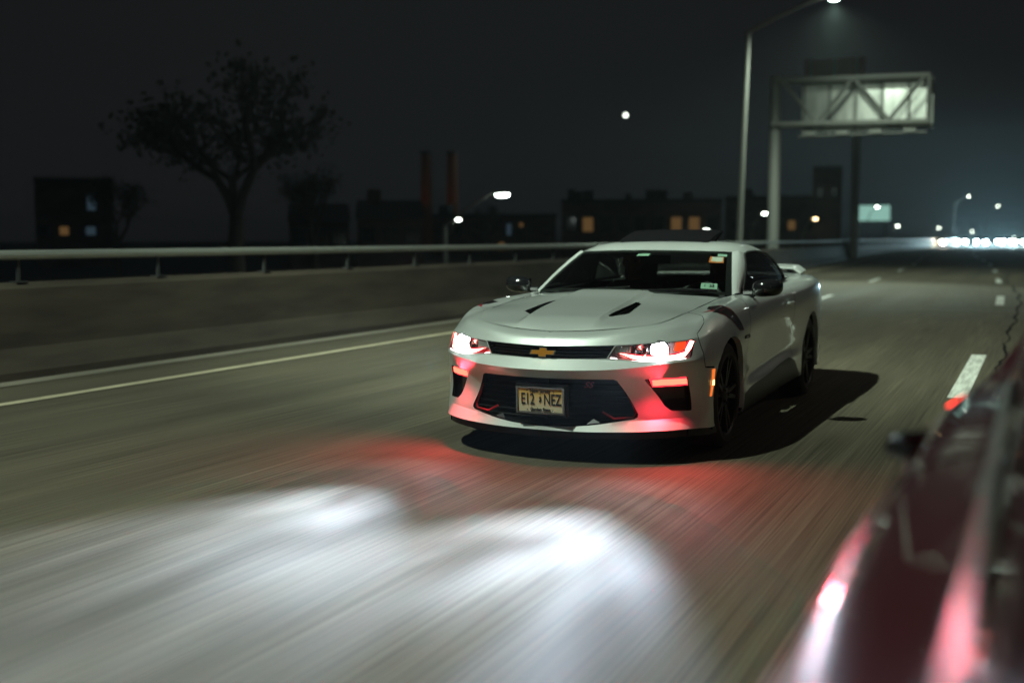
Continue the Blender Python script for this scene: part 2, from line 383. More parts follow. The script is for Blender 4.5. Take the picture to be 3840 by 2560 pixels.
# control net of the outer shell: stations (front centre -> round the corner -> rear centre) x rows (bottom -> hood gap / belt)
ST = [
 [(0,.10,.185),(0,.0,.20),(0,.02,.232),(0,.0,.38),(0,-.022,.515),(0,-.052,.572),(0,.012,.632),(0,.008,.712),(0,.045,.756),(0,.11,.787)],
 [(.15,.105,.185),(.15,.01,.20),(.15,.03,.234),(.15,.008,.38),(.15,-.008,.515),(.15,-.035,.573),(.15,.028,.633),(.15,.024,.714),(.15,.065,.759),(.15,.135,.790)],
 [(.30,.13,.186),(.30,.035,.20),(.30,.055,.24),(.30,.035,.38),(.30,.022,.515),(.30,-.002,.576),(.30,.062,.634),(.30,.06,.718),(.30,.105,.767),(.30,.18,.798)],
 [(.45,.17,.188),(.45,.075,.203),(.45,.095,.252),(.45,.09,.39),(.45,.073,.516),(.45,.05,.583),(.45,.10,.630),(.45,.12,.724),(.45,.17,.781),(.45,.24,.814)],
 [(.60,.23,.189),(.60,.135,.207),(.60,.16,.262),(.60,.17,.39),(.60,.157,.516),(.60,.135,.598),(.60,.150,.622),(.60,.205,.735),(.60,.285,.803),(.585,.35,.830)],
 [(.72,.30,.19),(.72,.215,.21),(.72,.24,.268),(.72,.26,.39),(.72,.247,.516),(.72,.225,.612),(.72,.234,.626),(.72,.30,.742),(.71,.395,.819),(.642,.45,.848)],
 [(.79,.38,.19),(.80,.30,.21),(.80,.325,.27),(.80,.345,.39),(.80,.332,.516),(.80,.315,.620),(.80,.32,.632),(.80,.39,.749),(.775,.50,.828),(.672,.55,.866)],
 [(.84,.47,.19),(.862,.41,.205),(.868,.425,.27),(.868,.435,.39),(.866,.43,.515),(.860,.42,.622),(.858,.425,.645),(.842,.475,.756),(.80,.58,.848),(.684,.65,.878)],
 [(.87,.56,.19),(.90,.52,.195),(.908,.535,.27),(.910,.55,.39),(.908,.55,.515),(.902,.545,.62),(.897,.55,.66),(.872,.58,.775),(.815,.68,.874),(.690,.74,.885)],
 [(.89,.74,.19),(.922,.72,.19),(.93,.72,.27),(.934,.72,.39),(.936,.72,.52),(.934,.73,.63),(.928,.74,.69),(.890,.76,.818),(.82,.82,.897),(.696,.86,.894)],
 [(.89,.95,.19),(.93,.95,.19),(.94,.95,.27),(.944,.95,.39),(.946,.95,.52),(.945,.95,.64),(.938,.95,.715),(.902,.95,.838),(.825,.97,.915),(.70,1.0,.908)],
 [(.88,1.22,.18),(.92,1.22,.185),(.93,1.22,.27),(.93,1.22,.40),(.932,1.22,.53),(.935,1.22,.645),(.932,1.22,.725),(.902,1.22,.845),(.825,1.22,.931),(.706,1.22,.925)],
 [(.87,1.5,.17),(.905,1.5,.175),(.916,1.5,.30),(.897,1.5,.42),(.90,1.5,.54),(.913,1.5,.655),(.920,1.5,.74),(.902,1.5,.855),(.828,1.5,.94),(.712,1.46,.942)],
 [(.87,1.8,.175),(.90,1.8,.18),(.913,1.8,.315),(.882,1.8,.43),(.888,1.8,.55),(.904,1.8,.665),(.916,1.8,.75),(.904,1.8,.862),(.84,1.8,.947),(.765,1.75,.957)],
 [(.87,2.2,.18),(.90,2.2,.185),(.913,2.2,.33),(.879,2.2,.44),(.886,2.2,.56),(.902,2.2,.675),(.916,2.2,.76),(.907,2.2,.87),(.855,2.2,.948),(.80,2.2,.968)],
 [(.87,2.7,.19),(.90,2.7,.195),(.913,2.7,.36),(.881,2.7,.46),(.890,2.7,.57),(.908,2.7,.685),(.922,2.7,.775),(.914,2.7,.885),(.865,2.7,.957),(.803,2.7,.974)],
 [(.88,3.1,.20),(.91,3.1,.205),(.92,3.1,.37),(.905,3.1,.47),(.915,3.1,.58),(.932,3.1,.70),(.942,3.1,.80),(.932,3.1,.905),(.878,3.1,.97),(.79,3.1,.987)],
 [(.90,3.45,.21),(.93,3.45,.215),(.938,3.45,.38),(.94,3.45,.48),(.946,3.45,.59),(.950,3.45,.71),(.952,3.45,.82),(.940,3.45,.915),(.882,3.45,.98),(.752,3.45,1.003)],
 [(.90,3.74,.21),(.935,3.74,.215),(.943,3.74,.38),(.946,3.74,.48),(.95,3.74,.59),(.952,3.74,.71),(.95,3.74,.83),(.936,3.74,.93),(.876,3.74,.992),(.72,3.78,1.015)],
 [(.89,4.1,.21),(.925,4.1,.22),(.933,4.1,.38),(.937,4.1,.48),(.94,4.1,.60),(.94,4.1,.72),(.936,4.1,.84),(.918,4.1,.94),(.86,4.1,1.0),(.70,4.1,1.025)],
 [(.86,4.4,.22),(.90,4.4,.23),(.907,4.4,.38),(.912,4.4,.48),(.915,4.4,.60),(.912,4.4,.72),(.905,4.4,.84),(.885,4.4,.945),(.83,4.4,1.005),(.68,4.4,1.035)],
 [(.79,4.58,.23),(.83,4.62,.24),(.837,4.63,.38),(.842,4.635,.48),(.845,4.64,.60),(.845,4.635,.72),(.84,4.63,.84),(.82,4.62,.95),(.775,4.6,1.01),(.65,4.57,1.04)],
 [(.62,4.66,.24),(.65,4.74,.25),(.65,4.755,.38),(.65,4.76,.48),(.65,4.765,.60),(.65,4.76,.72),(.65,4.75,.84),(.645,4.735,.95),(.63,4.71,1.015),(.56,4.66,1.045)],
 [(.33,4.69,.24),(.35,4.78,.25),(.35,4.795,.38),(.35,4.80,.48),(.35,4.805,.60),(.35,4.80,.72),(.35,4.79,.84),(.35,4.775,.95),(.34,4.75,1.018),(.31,4.70,1.05)],
 [(0,4.70,.24),(0,4.79,.25),(0,4.805,.38),(0,4.81,.48),(0,4.815,.60),(0,4.81,.72),(0,4.80,.84),(0,4.785,.95),(0,4.76,1.02),(0,4.71,1.05)]]
ST = np.array(ST, float)
for _k in range(8):   # lower face tucks under the brow, lip juts out again
    f_ = (1, 1, 1, 1, .95, .8, .55, .25)[_k]
    y5 = ST[_k, 5, 1]-.016*f_; ST[_k, 5, 1] = y5
    for r_, dy in ((4, .058), (3, .098), (2, .07)): ST[_k, r_, 1] = ST[_k, r_, 1]*(1-f_)+(y5+dy)*f_
    ST[_k, 2, 2] += .006*f_; ST[_k, 1, 1] -= .008*f_
VS = np.array([0, .045, .10, .23, .36, .43, .50, .60, .70, .80])
US = np.concatenate([[0], np.cumsum(np.linalg.norm(np.diff(ST[:, 4], axis=0), axis=1))])
def shell(uv, off=0.0):
    uv = np.asarray(uv, float).reshape(-1, 2); u = np.clip(uv[:, 0], 0, US[-1]); v = np.clip(uv[:, 1], 0, VS[-1])
    rows = ncs(US, ST, u)
    sm = pchip_rows(VS, rows, v)
    cr = np.empty_like(sm)
    for a, b in ((0, 1), (1, 2), (2, 5), (5, 6), (6, 7), (7, 9)):
        k = (v >= VS[a]-1e-9) & (v <= VS[b]+1e-9)
        if k.any(): cr[k] = pchip_rows(VS[a:b+1], rows[k][:, a:b+1], v[k])
    wgt = 1-smooth01((u-US[6])/(US[9]-US[6]))
    P = sm*(1-wgt[:, None])+cr*wgt[:, None]
    if off:
        e = .004; du = shell(uv+[e, 0])-shell(uv-[e, 0]); dv = shell(uv+[0, e])-shell(uv-[0, e])
        n = np.cross(du, dv); n /= np.maximum(np.linalg.norm(n, axis=1), 1e-9)[:, None]
        P = P+n*off
    return P
_gu = np.linspace(0, US[-1], 900); _gv = np.linspace(0, VS[-1], 260)
_G = np.stack(np.meshgrid(_gu, _gv, indexing='ij'), -1).reshape(-1, 2); _P = shell(_G)
_nF = (_G[:, 0] < US[8]); _nS = (_G[:, 0] > US[6]) & (_G[:, 0] < US[21])
def uvF(x, z):   # front view point -> parameter
    d = (_P[:, 0]-x)**2+(_P[:, 2]-z)**2; d[~_nF] = 9; return tuple(_G[np.argmin(d)])
def uvS(y, z):   # side view point -> parameter
    d = (_P[:, 1]-y)**2+(_P[:, 2]-z)**2; d[~_nS] = 9; return tuple(_G[np.argmin(d)])
U_of_x = lambda x: float(np.interp(x, ST[:8, 4, 0], US[:8]))
V5, V6, V7, V9 = VS[5], VS[6], VS[7], VS[9]
# -- outlines on the shell (right half)
lamp_uv = rounded([(U_of_x(.385), V6+.012), (U_of_x(.60), V6+.002), (U_of_x(.825), V6+.002), (U_of_x(.832), V7-.006), (U_of_x(.60), V7-.006), (U_of_x(.43), V7-.006)], .012, 3)
grille_uv = [(0, V6+.004), (U_of_x(.15), V6+.004), (U_of_x(.30), V6+.006), (U_of_x(.378), V6+.010), (U_of_x(.422), V7-.004), (U_of_x(.15), V7-.004), (0, V7-.004)]
lower_f = [(0, .516), (.25, .517), (.425, .516), (.445, .508), (.50, .405), (.552, .305), (.550, .287), (.535, .274), (.40, .252), (.2, .229), (0, .222)]
lower_uv = [uvF(*p) for p in lower_f]
lower_uv[0] = (0, lower_uv[0][1]); lower_uv[-1] = (0, lower_uv[-1][1])
fog_uv = rounded([uvF(*p) for p in ((.585, .518), (.803, .524), (.822, .312), (.722, .318), (.69, .35))], .012, 3)
def arc(yc, zc, r, z0=.205):
    out = []
    for t in np.linspace(-40, 220, 66):
        y, z = yc-r*math.cos(R(t)), zc+r*math.sin(R(t))
        if z > z0: out.append((y, z))
    return out
AF, AR = (.935, .345, .382), (3.735, .345, .384)
arcF = [uvS(*p) for p in arc(*AF)]; arcR = [uvS(*p) for p in arc(*AR, z0=.225)]
def ext(a): return [(a[0][0], 0)]+a+[(a[-1][0], 0)]
arcF, arcR = ext(arcF), ext(arcR)
skirt_uv = [uvS(*p) for p in ((1.36, .30), (1.75, .335), (2.3, .365), (2.92, .405), (3.2, .30), (3.3, .235))]
skirt_uv = [(skirt_uv[0][0]-.04, 0)]+skirt_uv+[(skirt_uv[-1][0]+.02, 0)]
def seam(path, wd=.006):
    p = np.array(path, float); L = []; Rr = []
    for i in range(len(p)):
        t = p[min(i+1, len(p)-1)]-p[max(i-1, 0)]; t /= np.linalg.norm(t); n = np.array([-t[1], t[0]])*wd/2
        L.append(tuple(p[i]+n)); Rr.append(tuple(p[i]-n))
    return L+Rr[::-1]
u_a = uvS(.47, .575); 
seams = [seam(dens([(US[8]+.02, V9+.01), uvS(.60, .835), uvS(.475, .775), uvS(.465, .66), uvS(.47, .572), uvS(.57, .562)], .03, False)),
         seam(dens([uvS(1.53, .952), uvS(1.52, .80), uvS(1.46, .62), uvS(1.45, .40), uvS(1.47, .34)], .03, False)),
         seam(dens([(uvS(3.02, .96)[0], V9+.01), uvS(3.0, .85), uvS(2.975, .63), uvS(3.04, .47), uvS(3.05, .40)], .03, False))]
seams[1] = seam(dens([(uvS(1.53, .945)[0], V9+.01)]+[uvS(1.53, .93), uvS(1.52, .80), uvS(1.46, .62), uvS(1.45, .40), uvS(1.47, .345)], .03, False))
outer = dens([(0, 0), (US[-1], 0), (US[-1], V9), (0, V9)], .03)
du, dv = .026, .019
gu = np.concatenate([np.arange(du, US[9], du*.8), np.arange(US[9], US[19], du*1.4), np.arange(US[19], US[-1], .08)])
grid = np.array([(a, b) for a in gu for b in np.arange(dv, V9-.005, dv)])
creases = [[(a, v) for a in np.linspace(.001, US[9], 70)] for v in (VS[1], VS[2], V5, V6, V7)]
polys = [outer, dens(lamp_uv, .015), dens(grille_uv[1:-1]+[(0.0005, V7-.004), (.0005, V6+.004)], .02), dens(lower_uv, .015), dens(fog_uv, .012), dens(skirt_uv, .03)]+seams
P2, T = triangulate(grid, polys, creases+[arcF, arcR], .35, .02)
P3 = shell(P2)
cen2 = np.array([(P2[a]+P2[b]+P2[c])/3 for a, b, c in T]); cen3 = np.array([(P3[a]+P3[b]+P3[c])/3 for a, b, c in T])
reg = np.full(len(T), 'body', dtype=object)
in_gap = np.zeros(len(T), bool)
for s_ in seams: in_gap |= inpoly(cen2, s_)
# panels split by the seams: compare u against seam path
def u_at(path_uv, v):
    p = np.array(path_uv); h = len(p)//2; m_ = (p[:h]+p[::-1][:h])/2; o_ = np.argsort(m_[:, 1]); return np.interp(v, m_[o_, 1], m_[o_, 0])
u0 = u_at(seams[0], cen2[:, 1]); vlow = np.array(seams[0])[:, 1].min()
u1 = u_at(seams[1], cen2[:, 1]); u2 = u_at(seams[2], cen2[:, 1])
reg[:] = 'front_bumper'
fend = np.where(cen2[:, 1] > uvS(.53, .567)[1], cen2[:, 0] > u0, cen2[:, 0] > uvS(.935, .6)[0])
reg[fend] = 'front_fender'
reg[cen2[:, 0] > u1] = 'door'; reg[cen2[:, 0] > u2] = 'rear_quarter'
for nm, pl in (('headlight', lamp_uv), ('grille', grille_uv), ('lower', lower_uv), ('fog', fog_uv), ('side_skirt', skirt_uv)): reg[inpoly(cen2, pl)] = nm
for yc, zc, r in (AF, AR): reg[(np.hypot(cen3[:, 1]-yc, cen3[:, 2]-zc) < r-.0005) & (cen3[:, 0] > .6)] = 'drop'
reg[in_gap & ~np.isin(reg, ['headlight', 'grille', 'lower', 'fog'])] = 'drop'
def region(nm): return submesh(P3, [T[i] for i in np.nonzero(reg == nm)[0]])
CC = (0, 2.3, .5)
V, F = orient(*region('front_bumper'), CC); V2, F2 = mirror(V, F)
bumper = MB().add(V, F).add(V2, F2).build('front_bumper', M['paint'], car, smooth=24)
for nm, mm in (('front_fender', 'paint'), ('door', 'paint'), ('rear_quarter', 'paint'), ('side_skirt', 'black')):
    V, F = orient(*region(nm), CC); mesh(nm, V, F, M[mm], car, 24); mesh(nm, *mirror(V, F), M[mm], car, 24)
# dark liner behind the panel gaps
li = [i for i in range(len(T)) if reg[i] in ('front_bumper', 'front_fender', 'door', 'rear_quarter', 'side_skirt') or (reg[i] == 'drop' and in_gap[i])]
PL = shell(P2, -.014)
V, F = submesh(PL, [T[i] for i in li]); V2, F2 = mirror(V, F); MB().add(V, F).add(V2, F2).build('inner_liner', M['liner'], car, smooth=None)

def pocket(poly, depth, nm_wall, m_wall, nm_back, m_back, parent, both=True, dirv=(0, 1, 0), closed=True, sign=(1, -1), step=.012):
    """recess behind an outline on the shell: wall strip + back face, returns created objects"""
    ring = dens(poly, step, closed); A = shell(ring); D = np.array(dirv, float); B = A+D*depth; n = len(ring); res = []
    Fw = [(i, (i+1) % n, n+(i+1) % n, n+i) for i in range(n if closed else n-1)]
    gx = np.array(poly); lo, hi = gx.min(0), gx.max(0)
    gg = np.array([(a, b) for a in np.arange(lo[0], hi[0], .02) for b in np.arange(lo[1], hi[1], .02)]); gg = gg[inpoly(gg, poly)] if len(gg) else gg
    q2, t_ = triangulate(gg, [ring], [], .4, .02); c_ = np.array([(q2[a]+q2[b]+q2[c])/3 for a, b, c in t_]); k = inpoly(c_, poly)
    Vb = shell(q2)+D*depth; Vb, Fb = submesh(Vb, [t_[i] for i in np.nonzero(k)[0]])
    Vw = list(A)+list(B)
    return Vw, Fw, Vb, Fb
# -- upper grille (full width) : black recess, slats and studs
Vw, Fw, Vb, Fb = pocket(grille_uv, .055, 0, 0, 0, 0, car, closed=False)
g_ = MB().add(Vw, Fw).add(*mirror(Vw, Fw)).add(Vb, Fb).add(*mirror(Vb, Fb))
grille = g_.build('upper_grille', M['gloss_black'], car, smooth=None)
for k, v in enumerate((V6+.03, V6+.052, V6+.075)):
    us = np.linspace(0, U_of_x(.40), 14); A = shell([(u, v) for u in us])+[0, .025, 0]
    pts = [tuple(a) for a in A]; pts = [(-x, y, z) for x, y, z in pts[:0:-1]]+pts
    MB().tube(pts, .0055, 6).build('grille_slat', M['gloss_black'], grille)
rs = np.random.default_rng(3)
# -- headlights
def headlight(sgn):
    def mk(nm, V, F, m, parent, sm=30):
        if sgn < 0: V, F = mirror(V, F)
        return mesh(nm, V, F, m, parent, sm)
    D = (-.25, 1, 0)
    Vw, Fw, Vb, Fb = pocket(lamp_uv, .07, 0, 0, 0, 0, car, dirv=D)
    h = mk('headlight', list(Vw)+list(Vb), list(Fw)+[tuple(i+len(Vw) for i in f) for f in Fb], M['lamp_house'], car, None)
    def on(x, fz, dep):   # lamp interior point: x position, height fraction, depth behind lens
        p = shell([(U_of_x(x), V6+(V7-V6)*fz)])[0]; return Vector(p)+Vector(D)*dep
    # daytime strip: hockey stick along the bottom and up the outer end
    path = [(.47, .36), (.52, .24), (.58, .16), (.66, .13), (.74, .15), (.79, .24), (.808, .45), (.818, .70), (.823, .84)]
    wd = [.03, .075, .095, .10, .10, .11, .12, .10, .05]
    top, bot, tb, bb = [], [], [], []
    for (x, f), w_ in zip(path, wd):
        if f <= .24: a, b = (x, f+w_), (x, f-w_)
        else: a, b = (x-.018, f+.05), (x+.004, f)
        top.append(on(*a, .022)); bot.append(on(*b, .018))
    n = len(path); V = top+bot+[p+Vector((0, .012, 0)) for p in top]+[p+Vector((0, .012, 0)) for p in bot]
    F = [(i, i+1, n+i+1, n+i) for i in range(n-1)]+[(2*n+i, 3*n+i, 3*n+i+1, 2*n+i+1) for i in range(n-1)]+[(i, 2*n+i, 2*n+i+1, i+1) for i in range(n-1)]+[(n+i, n+i+1, 3*n+i+1, 3*n+i) for i in range(n-1)]
    mk('running_light', V, F, M['drl'], h)
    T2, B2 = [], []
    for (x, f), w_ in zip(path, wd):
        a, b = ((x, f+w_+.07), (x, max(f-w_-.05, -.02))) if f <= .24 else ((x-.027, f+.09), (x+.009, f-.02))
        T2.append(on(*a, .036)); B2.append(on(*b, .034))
    mk('halo_plate', T2+B2, [(i, i+1, n+i+1, n+i) for i in range(n-1)], M['red_halo'], h)  # wider red plate added behind the strip, glows as its bloom
    # projector: bezel ring, lens ball
    c = on(.665, .56, .03)
    m_ = MB(); m_.lathe([(.02, .058), (-.012, .060), (-.016, .056), (-.004, .051), (.02, .050)], c, 'y', 28); mk('projector_bezel', m_.V, m_.F, M['dark_chrome'], h)
    m_ = MB(); m_.lathe([(.012, .050), (.0, .048), (-.010, .040), (-.017, .022), (-.02, .002)], c, 'y', 28); mk('projector_lens', m_.V, m_.F, M['projector'], h)
    c2 = on(.565, .56, .04)
    m_ = MB(); m_.lathe([(.02, .040), (-.008, .042), (-.012, .037), (.012, .030), (.025, .004)], c2, 'y', 24); mk('reflector_bowl', m_.V, m_.F, M['chrome'], h)
    # turn signal block with ribs at the inner end
    m_ = MB()
    for i in range(9):
        x = .425+i*.0095; a = on(x, .46+.02*i/9, .02); b = on(x+.008, .86, .02)
        m_.box((a+b)/2, (.0075, .02, (b-a).length))
    mk('turn_signal', m_.V, m_.F, M['ribs'], h)
    # lower chrome blade, its bright shine put in as emission
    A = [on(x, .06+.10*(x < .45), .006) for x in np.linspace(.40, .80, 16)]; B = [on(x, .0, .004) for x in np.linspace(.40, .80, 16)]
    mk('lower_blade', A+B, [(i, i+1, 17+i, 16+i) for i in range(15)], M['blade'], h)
    # amber corner reflector with a glow of its own added
    A = [on(x, f, .03) for x, f in ((.735, .45), (.735, .92), (.76, .92), (.76, .42), (.785, .92), (.785, .50))]
    mk('glowing_reflector', A, [(0, 1, 2, 3), (3, 2, 4, 5)], M['amber'], h)
    # clear lens
    ring = dens(lamp_uv, .012); gx = np.array(lamp_uv); lo, hi = gx.min(0), gx.max(0)
    gg = np.array([(a, b) for a in np.arange(lo[0], hi[0], .02) for b in np.arange(lo[1], hi[1], .02)]); gg = gg[inpoly(gg, lamp_uv)]
    q2, t_ = triangulate(gg, [ring], [], .4, .02); c_ = np.array([(q2[a]+q2[b]+q2[c])/3 for a, b, c in t_]); k = inpoly(c_, lamp_uv)
    V, F = submesh(shell(q2, 0)+np.array([0, .003, 0]), [t_[i] for i in np.nonzero(k)[0]]); V, F = orient(V, F, CC)
    mk('clear_lens', V, F, M['glass_lens'], h)
    # beam
    for pw, aim, size, bl, toe in HEAD:
        ld = bpy.data.lights.new('headlight_beam', 'SPOT'); ld.energy = pw; ld.color = (.68, .82, 1); ld.spot_size = R(size); ld.spot_blend = bl; ld.shadow_soft_size = .05
        ld.use_nodes = True; ln = ld.node_tree.nodes; ll = ld.node_tree.links; em = ln['Emission']     # ribbed optics give an uneven beam
        tc = ln.new('ShaderNodeTexCoord'); mp = ln.new('ShaderNodeMapping'); mp.inputs['Scale'].default_value = (7, 11, 7); mp.inputs['Location'].default_value = (sgn*3.1, aim, 0)
        nz = ln.new('ShaderNodeTexNoise'); nz.inputs['Scale'].default_value = 1; nz.inputs['Detail'].default_value = 3; mr = ln.new('ShaderNodeMapRange')
        mr.inputs[1].default_value = .34; mr.inputs[2].default_value = .66; mr.inputs[3].default_value = .42; mr.inputs[4].default_value = 1.22
        ll.new(tc.outputs['Normal'], mp.inputs[0]); ll.new(mp.outputs[0], nz.inputs['Vector']); ll.new(nz.outputs['Fac'], mr.inputs[0]); ll.new(mr.outputs[0], em.inputs['Strength'])
        lo_ = bpy.data.objects.new('headlight_beam', ld); COL.objects.link(lo_)
        lo_.location = (sgn*.665, c.y-.12, .67); lo_.rotation_euler = Euler((R(90-aim), 0, R(180)+sgn*R(toe)), 'XYZ'); attach(lo_, h)
    return h
HEAD = ((45, 27, 84, 1, 0), (2900, 7, 48, 1, -1))
M['lamp_house'] = mat('lamp_housing', (.2, .2, .21), .3, metal=.7)
M['drl'] = emission('red_running_light', (1, .22, .17), 22)
M['projector'] = emission('projector_glow', (.95, .97, 1), 60)
M['ribs'] = mat('clear_ribs', (.75, .76, .78), .15, metal=.6)
M['red_halo'] = emission('red_halo_glow', (1, .02, .035), 3.0)  # painted bloom round the red lamps
M['blade'] = emission('blade_shine', (1, .80, .78), 9)  # shine of the chrome lower edge, painted as glow
M['amber'] = mat('glowing_reflector', (.9, .10, .02), .3, emit=(1, .09, .02), es=.8)  # reflector given added emission
for sgn in (1, -1): headlight(sgn)

# -- fog lamps
M['fogbar'] = emission('red_led_bar', (1, .07, .04), 6.5)
M['marker'] = emission('amber_marker', (1, .2, .03), 1.0); M['marker_hot'] = emission('amber_bulb', (1, .5, .15), 6)
def fog(sgn):
    def mk(nm, V, F, m, parent, sm=30):
        if sgn < 0: V, F = mirror(V, F)
        return mesh(nm, V, F, m, parent, sm)
    D = (-.1, 1, 0)
    Vw, Fw, Vb, Fb = pocket(fog_uv, .05, 0, 0, 0, 0, car, dirv=D)
    h = mk('fog_light', list(Vw)+list(Vb), list(Fw)+[tuple(i+len(Vw) for i in f) for f in Fb], M['gloss_black'], car, None)
    def q(x, z, dep): return Vector(shell([uvF(x, z)])[0])+Vector(D)*dep
    xs = np.linspace(.628, .796, 9)
    A = [q(x, .508+.004*(x-.62)/.17, .010) for x in xs]; B = [q(x, .473+.004*(x-.62)/.17, .012) for x in xs]; n = 9
    V = A+B+[p+Vector((0, .03, 0)) for p in A]+[p+Vector((0, .03, 0)) for p in B]
    F = [(i, i+1, n+i+1, n+i) for i in range(n-1)]+[(i, 2*n+i, 2*n+i+1, i+1) for i in range(n-1)]+[(n+i, n+i+1, 3*n+i+1, 3*n+i) for i in range(n-1)]+[(0, n, 3*n, 2*n), (n-1, 3*n-1, 4*n-1, 2*n-1)]
    mk('led_bar', V, F, M['fogbar'], h)
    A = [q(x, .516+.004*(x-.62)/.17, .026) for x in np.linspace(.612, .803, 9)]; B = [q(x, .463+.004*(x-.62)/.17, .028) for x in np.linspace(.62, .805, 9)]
    mk('halo_plate', A+B, [(i, i+1, 10+i, 9+i) for i in range(8)], M['red_halo'], h)  # glowing plate added behind the bar for its red halo
    ld = bpy.data.lights.new('led_glow', 'AREA'); ld.shape = 'RECTANGLE'; ld.size = .17; ld.size_y = .03; ld.energy = LEDW; ld.color = (1, .035, .06)
    lo_ = bpy.data.objects.new('led_glow', ld); COL.objects.link(lo_); c = q(.71, .49, -.012); lo_.location = (sgn*c.x, c.y, c.z)
    dv_ = Vector((sgn*.45, -1, -.30)).normalized(); lo_.rotation_euler = dv_.to_track_quat('-Z', 'Y').to_euler(); attach(lo_, h)
    # side marker
    pts = [uvS(y, z) for y, z in ((.545, .555), (.575, .555), (.560, .47), (.535, .39), (.515, .39), (.53, .47))]
    A = shell(pts, .004)
    mk('side_marker', list(A), [(0, 1, 2, 5), (5, 2, 3, 4)], M['marker'], car, None)
    A = shell([uvS(y, z) for y, z in ((.535, .49), (.56, .49), (.554, .455), (.53, .455))], .007)
    mk('marker_bulb', list(A), [(0, 1, 2, 3)], M['marker_hot'], car, None)
LEDW = 16
for sgn in (1, -1): fog(sgn)

# -- lower grille
Vw, Fw, Vb, Fb = pocket(lower_uv, .09, 0, 0, 0, 0, car, closed=False)
lower = MB().add(Vw, Fw).add(*mirror(Vw, Fw)).add(Vb, Fb).add(*mirror(Vb, Fb)).build('lower_grille', M['liner'], car, smooth=None)
for z in (.475, .44, .405, .37, .335, .30, .265):
    xm = float(np.interp(z, [.268, .305, .405, .508], [.53, .545, .495, .44]))-.012
    pts = [tuple(shell([uvF(x, z)])[0]+[0, .05, 0]) for x in np.linspace(0, xm, 9)]; pts = [(-x, y, z_) for x, y, z_ in pts[:0:-1]]+pts
    MB().tube(pts, .006, 6).build('grille_bar', M['bar'], lower)
for sgn in (1, -1):   # duct edges, red lamp light on them put into the colour
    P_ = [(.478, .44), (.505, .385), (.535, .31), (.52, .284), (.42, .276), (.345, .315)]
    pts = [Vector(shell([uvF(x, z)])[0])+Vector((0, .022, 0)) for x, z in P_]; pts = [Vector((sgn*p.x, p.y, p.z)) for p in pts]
    MB().tube(pts, .0065, 6).build('red_lit_duct_edge', M['red_lit_edge'], lower)
    V = [Vector(shell([uvF(x, z)])[0])+Vector((0, d_, 0)) for x, z, d_ in ((.27, .243, .0), (.345, .255, -.0), (.30, .275, .02))]
    mesh('corner_fin', [(sgn*p.x, p.y, p.z) for p in V], [(0, 1, 2)], M['dark_chrome'], lower, None)
# lip / splitter
xs = [0, .15, .30, .45, .60, .72, .80, .862, .90, .915]
ring = [shell([(US[i], VS[1])])[0] for i in range(9)]+[shell([(US[9]-.02, VS[1])])[0]]
V = []; F = []
for i, p in enumerate(ring):
    s_ = np.array(p); V += [tuple(s_+[-.01, .035, .012]), tuple(s_+[-.012, .028, -.05]), tuple(s_+[-.05, .25, -.055])]
    if i:
        for j in range(2): F.append((3*i-3+j, 3*i+j, 3*i+j+1, 3*i-2+j))
V2, F2 = mirror(V, F); MB().add(V, F).add(V2, F2).build('front_splitter', M['black'], car, smooth=20)
mb = MB(); mb.box((0, 2.4, .185), (1.62, 4.1, .05)); mb.box((0, .55, .19), (1.5, .5, .04)); mb.build('underbody', M['liner'], car, smooth=None)
# -- hood
r9 = ST[:13, 9]; uq = np.linspace(0, US[12], 90); gap = shell([(u, V9) for u in uq])
Hc = lambda y: pchip1([.05, .11, .2, .43, .93, 1.27, 1.6], [.762, .787, .826, .874, .946, .986, 1.0], y)
_fy = np.maximum.accumulate(gap[:, 1]+np.arange(len(gap))*1e-6)
def H(x, y):
    x = np.abs(np.asarray(x, float)); y = np.asarray(y, float)
    xs_ = np.interp(y, _fy, gap[:, 0]); zs_ = np.interp(y, _fy, gap[:, 2]); hc = Hc(y)
    t = np.clip(x/np.maximum(xs_, .02), 0, 1)
    z = zs_+(hc-zs_)*(1-t**2.3)
    bul = .014*(1-smooth01((x-.245)/.035))*smooth01((y-.14)/.22)-.006*smooth01((x-.245)/.035)*smooth01((y-.14)/.22)*(1-t**4)
    return z+bul
def Hpts(p2): p2 = np.asarray(p2); return np.column_stack([p2[:, 0], p2[:, 1], H(p2[:, 0], p2[:, 1])])
edge = [(g[0], g[1]+.009) for g in gap[::2] if g[1] < .3]+[(g[0]-.008, g[1]+.005) for g in gap[::2] if .3 <= g[1] < 1.44]
rear = [(x, 1.27+.24*(x/.7)**2) for x in np.linspace(edge[-1][0], -edge[-1][0], 30)]
full = edge+rear+[(-x, y) for x, y in edge[:0:-1]]
full = [full[i] for i in range(len(full)) if i == 0 or math.dist(full[i], full[i-1]) > .004]
vent = rounded([(.262, .432), (.362, .548), (.338, .86), (.300, .935), (.282, .925)], .012, 3)
ventL = [(-x, y) for x, y in vent[::-1]]
gg = np.array([(a, b) for a in np.arange(-.71, .711, .02) for b in np.arange(.12, 1.52, .025)]); gg = gg[inpoly(gg, full)]
cl = [[(s_*.245, y) for y in np.linspace(.2, .42, 12)] for s_ in (1, -1)]+[[(s_*.245, y) for y in np.linspace(.95, 1.25, 12)] for s_ in (1, -1)]
q2, t_ = triangulate(gg, [dens(full, .03), dens(vent, .02), dens(ventL, .02)], cl, .4, .02)
c_ = np.array([(q2[a]+q2[b]+q2[c])/3 for a, b, c in t_]); inv_ = inpoly(c_, vent) | inpoly(c_, ventL)
k = inpoly(c_, full) & ~inv_; HP = Hpts(q2)
V, F = orient(*submesh(HP, [t_[i] for i in np.nonzero(k)[0]]), (0, .8, 0)); hood = mesh('hood', V, F, M['paint'], car, 26)
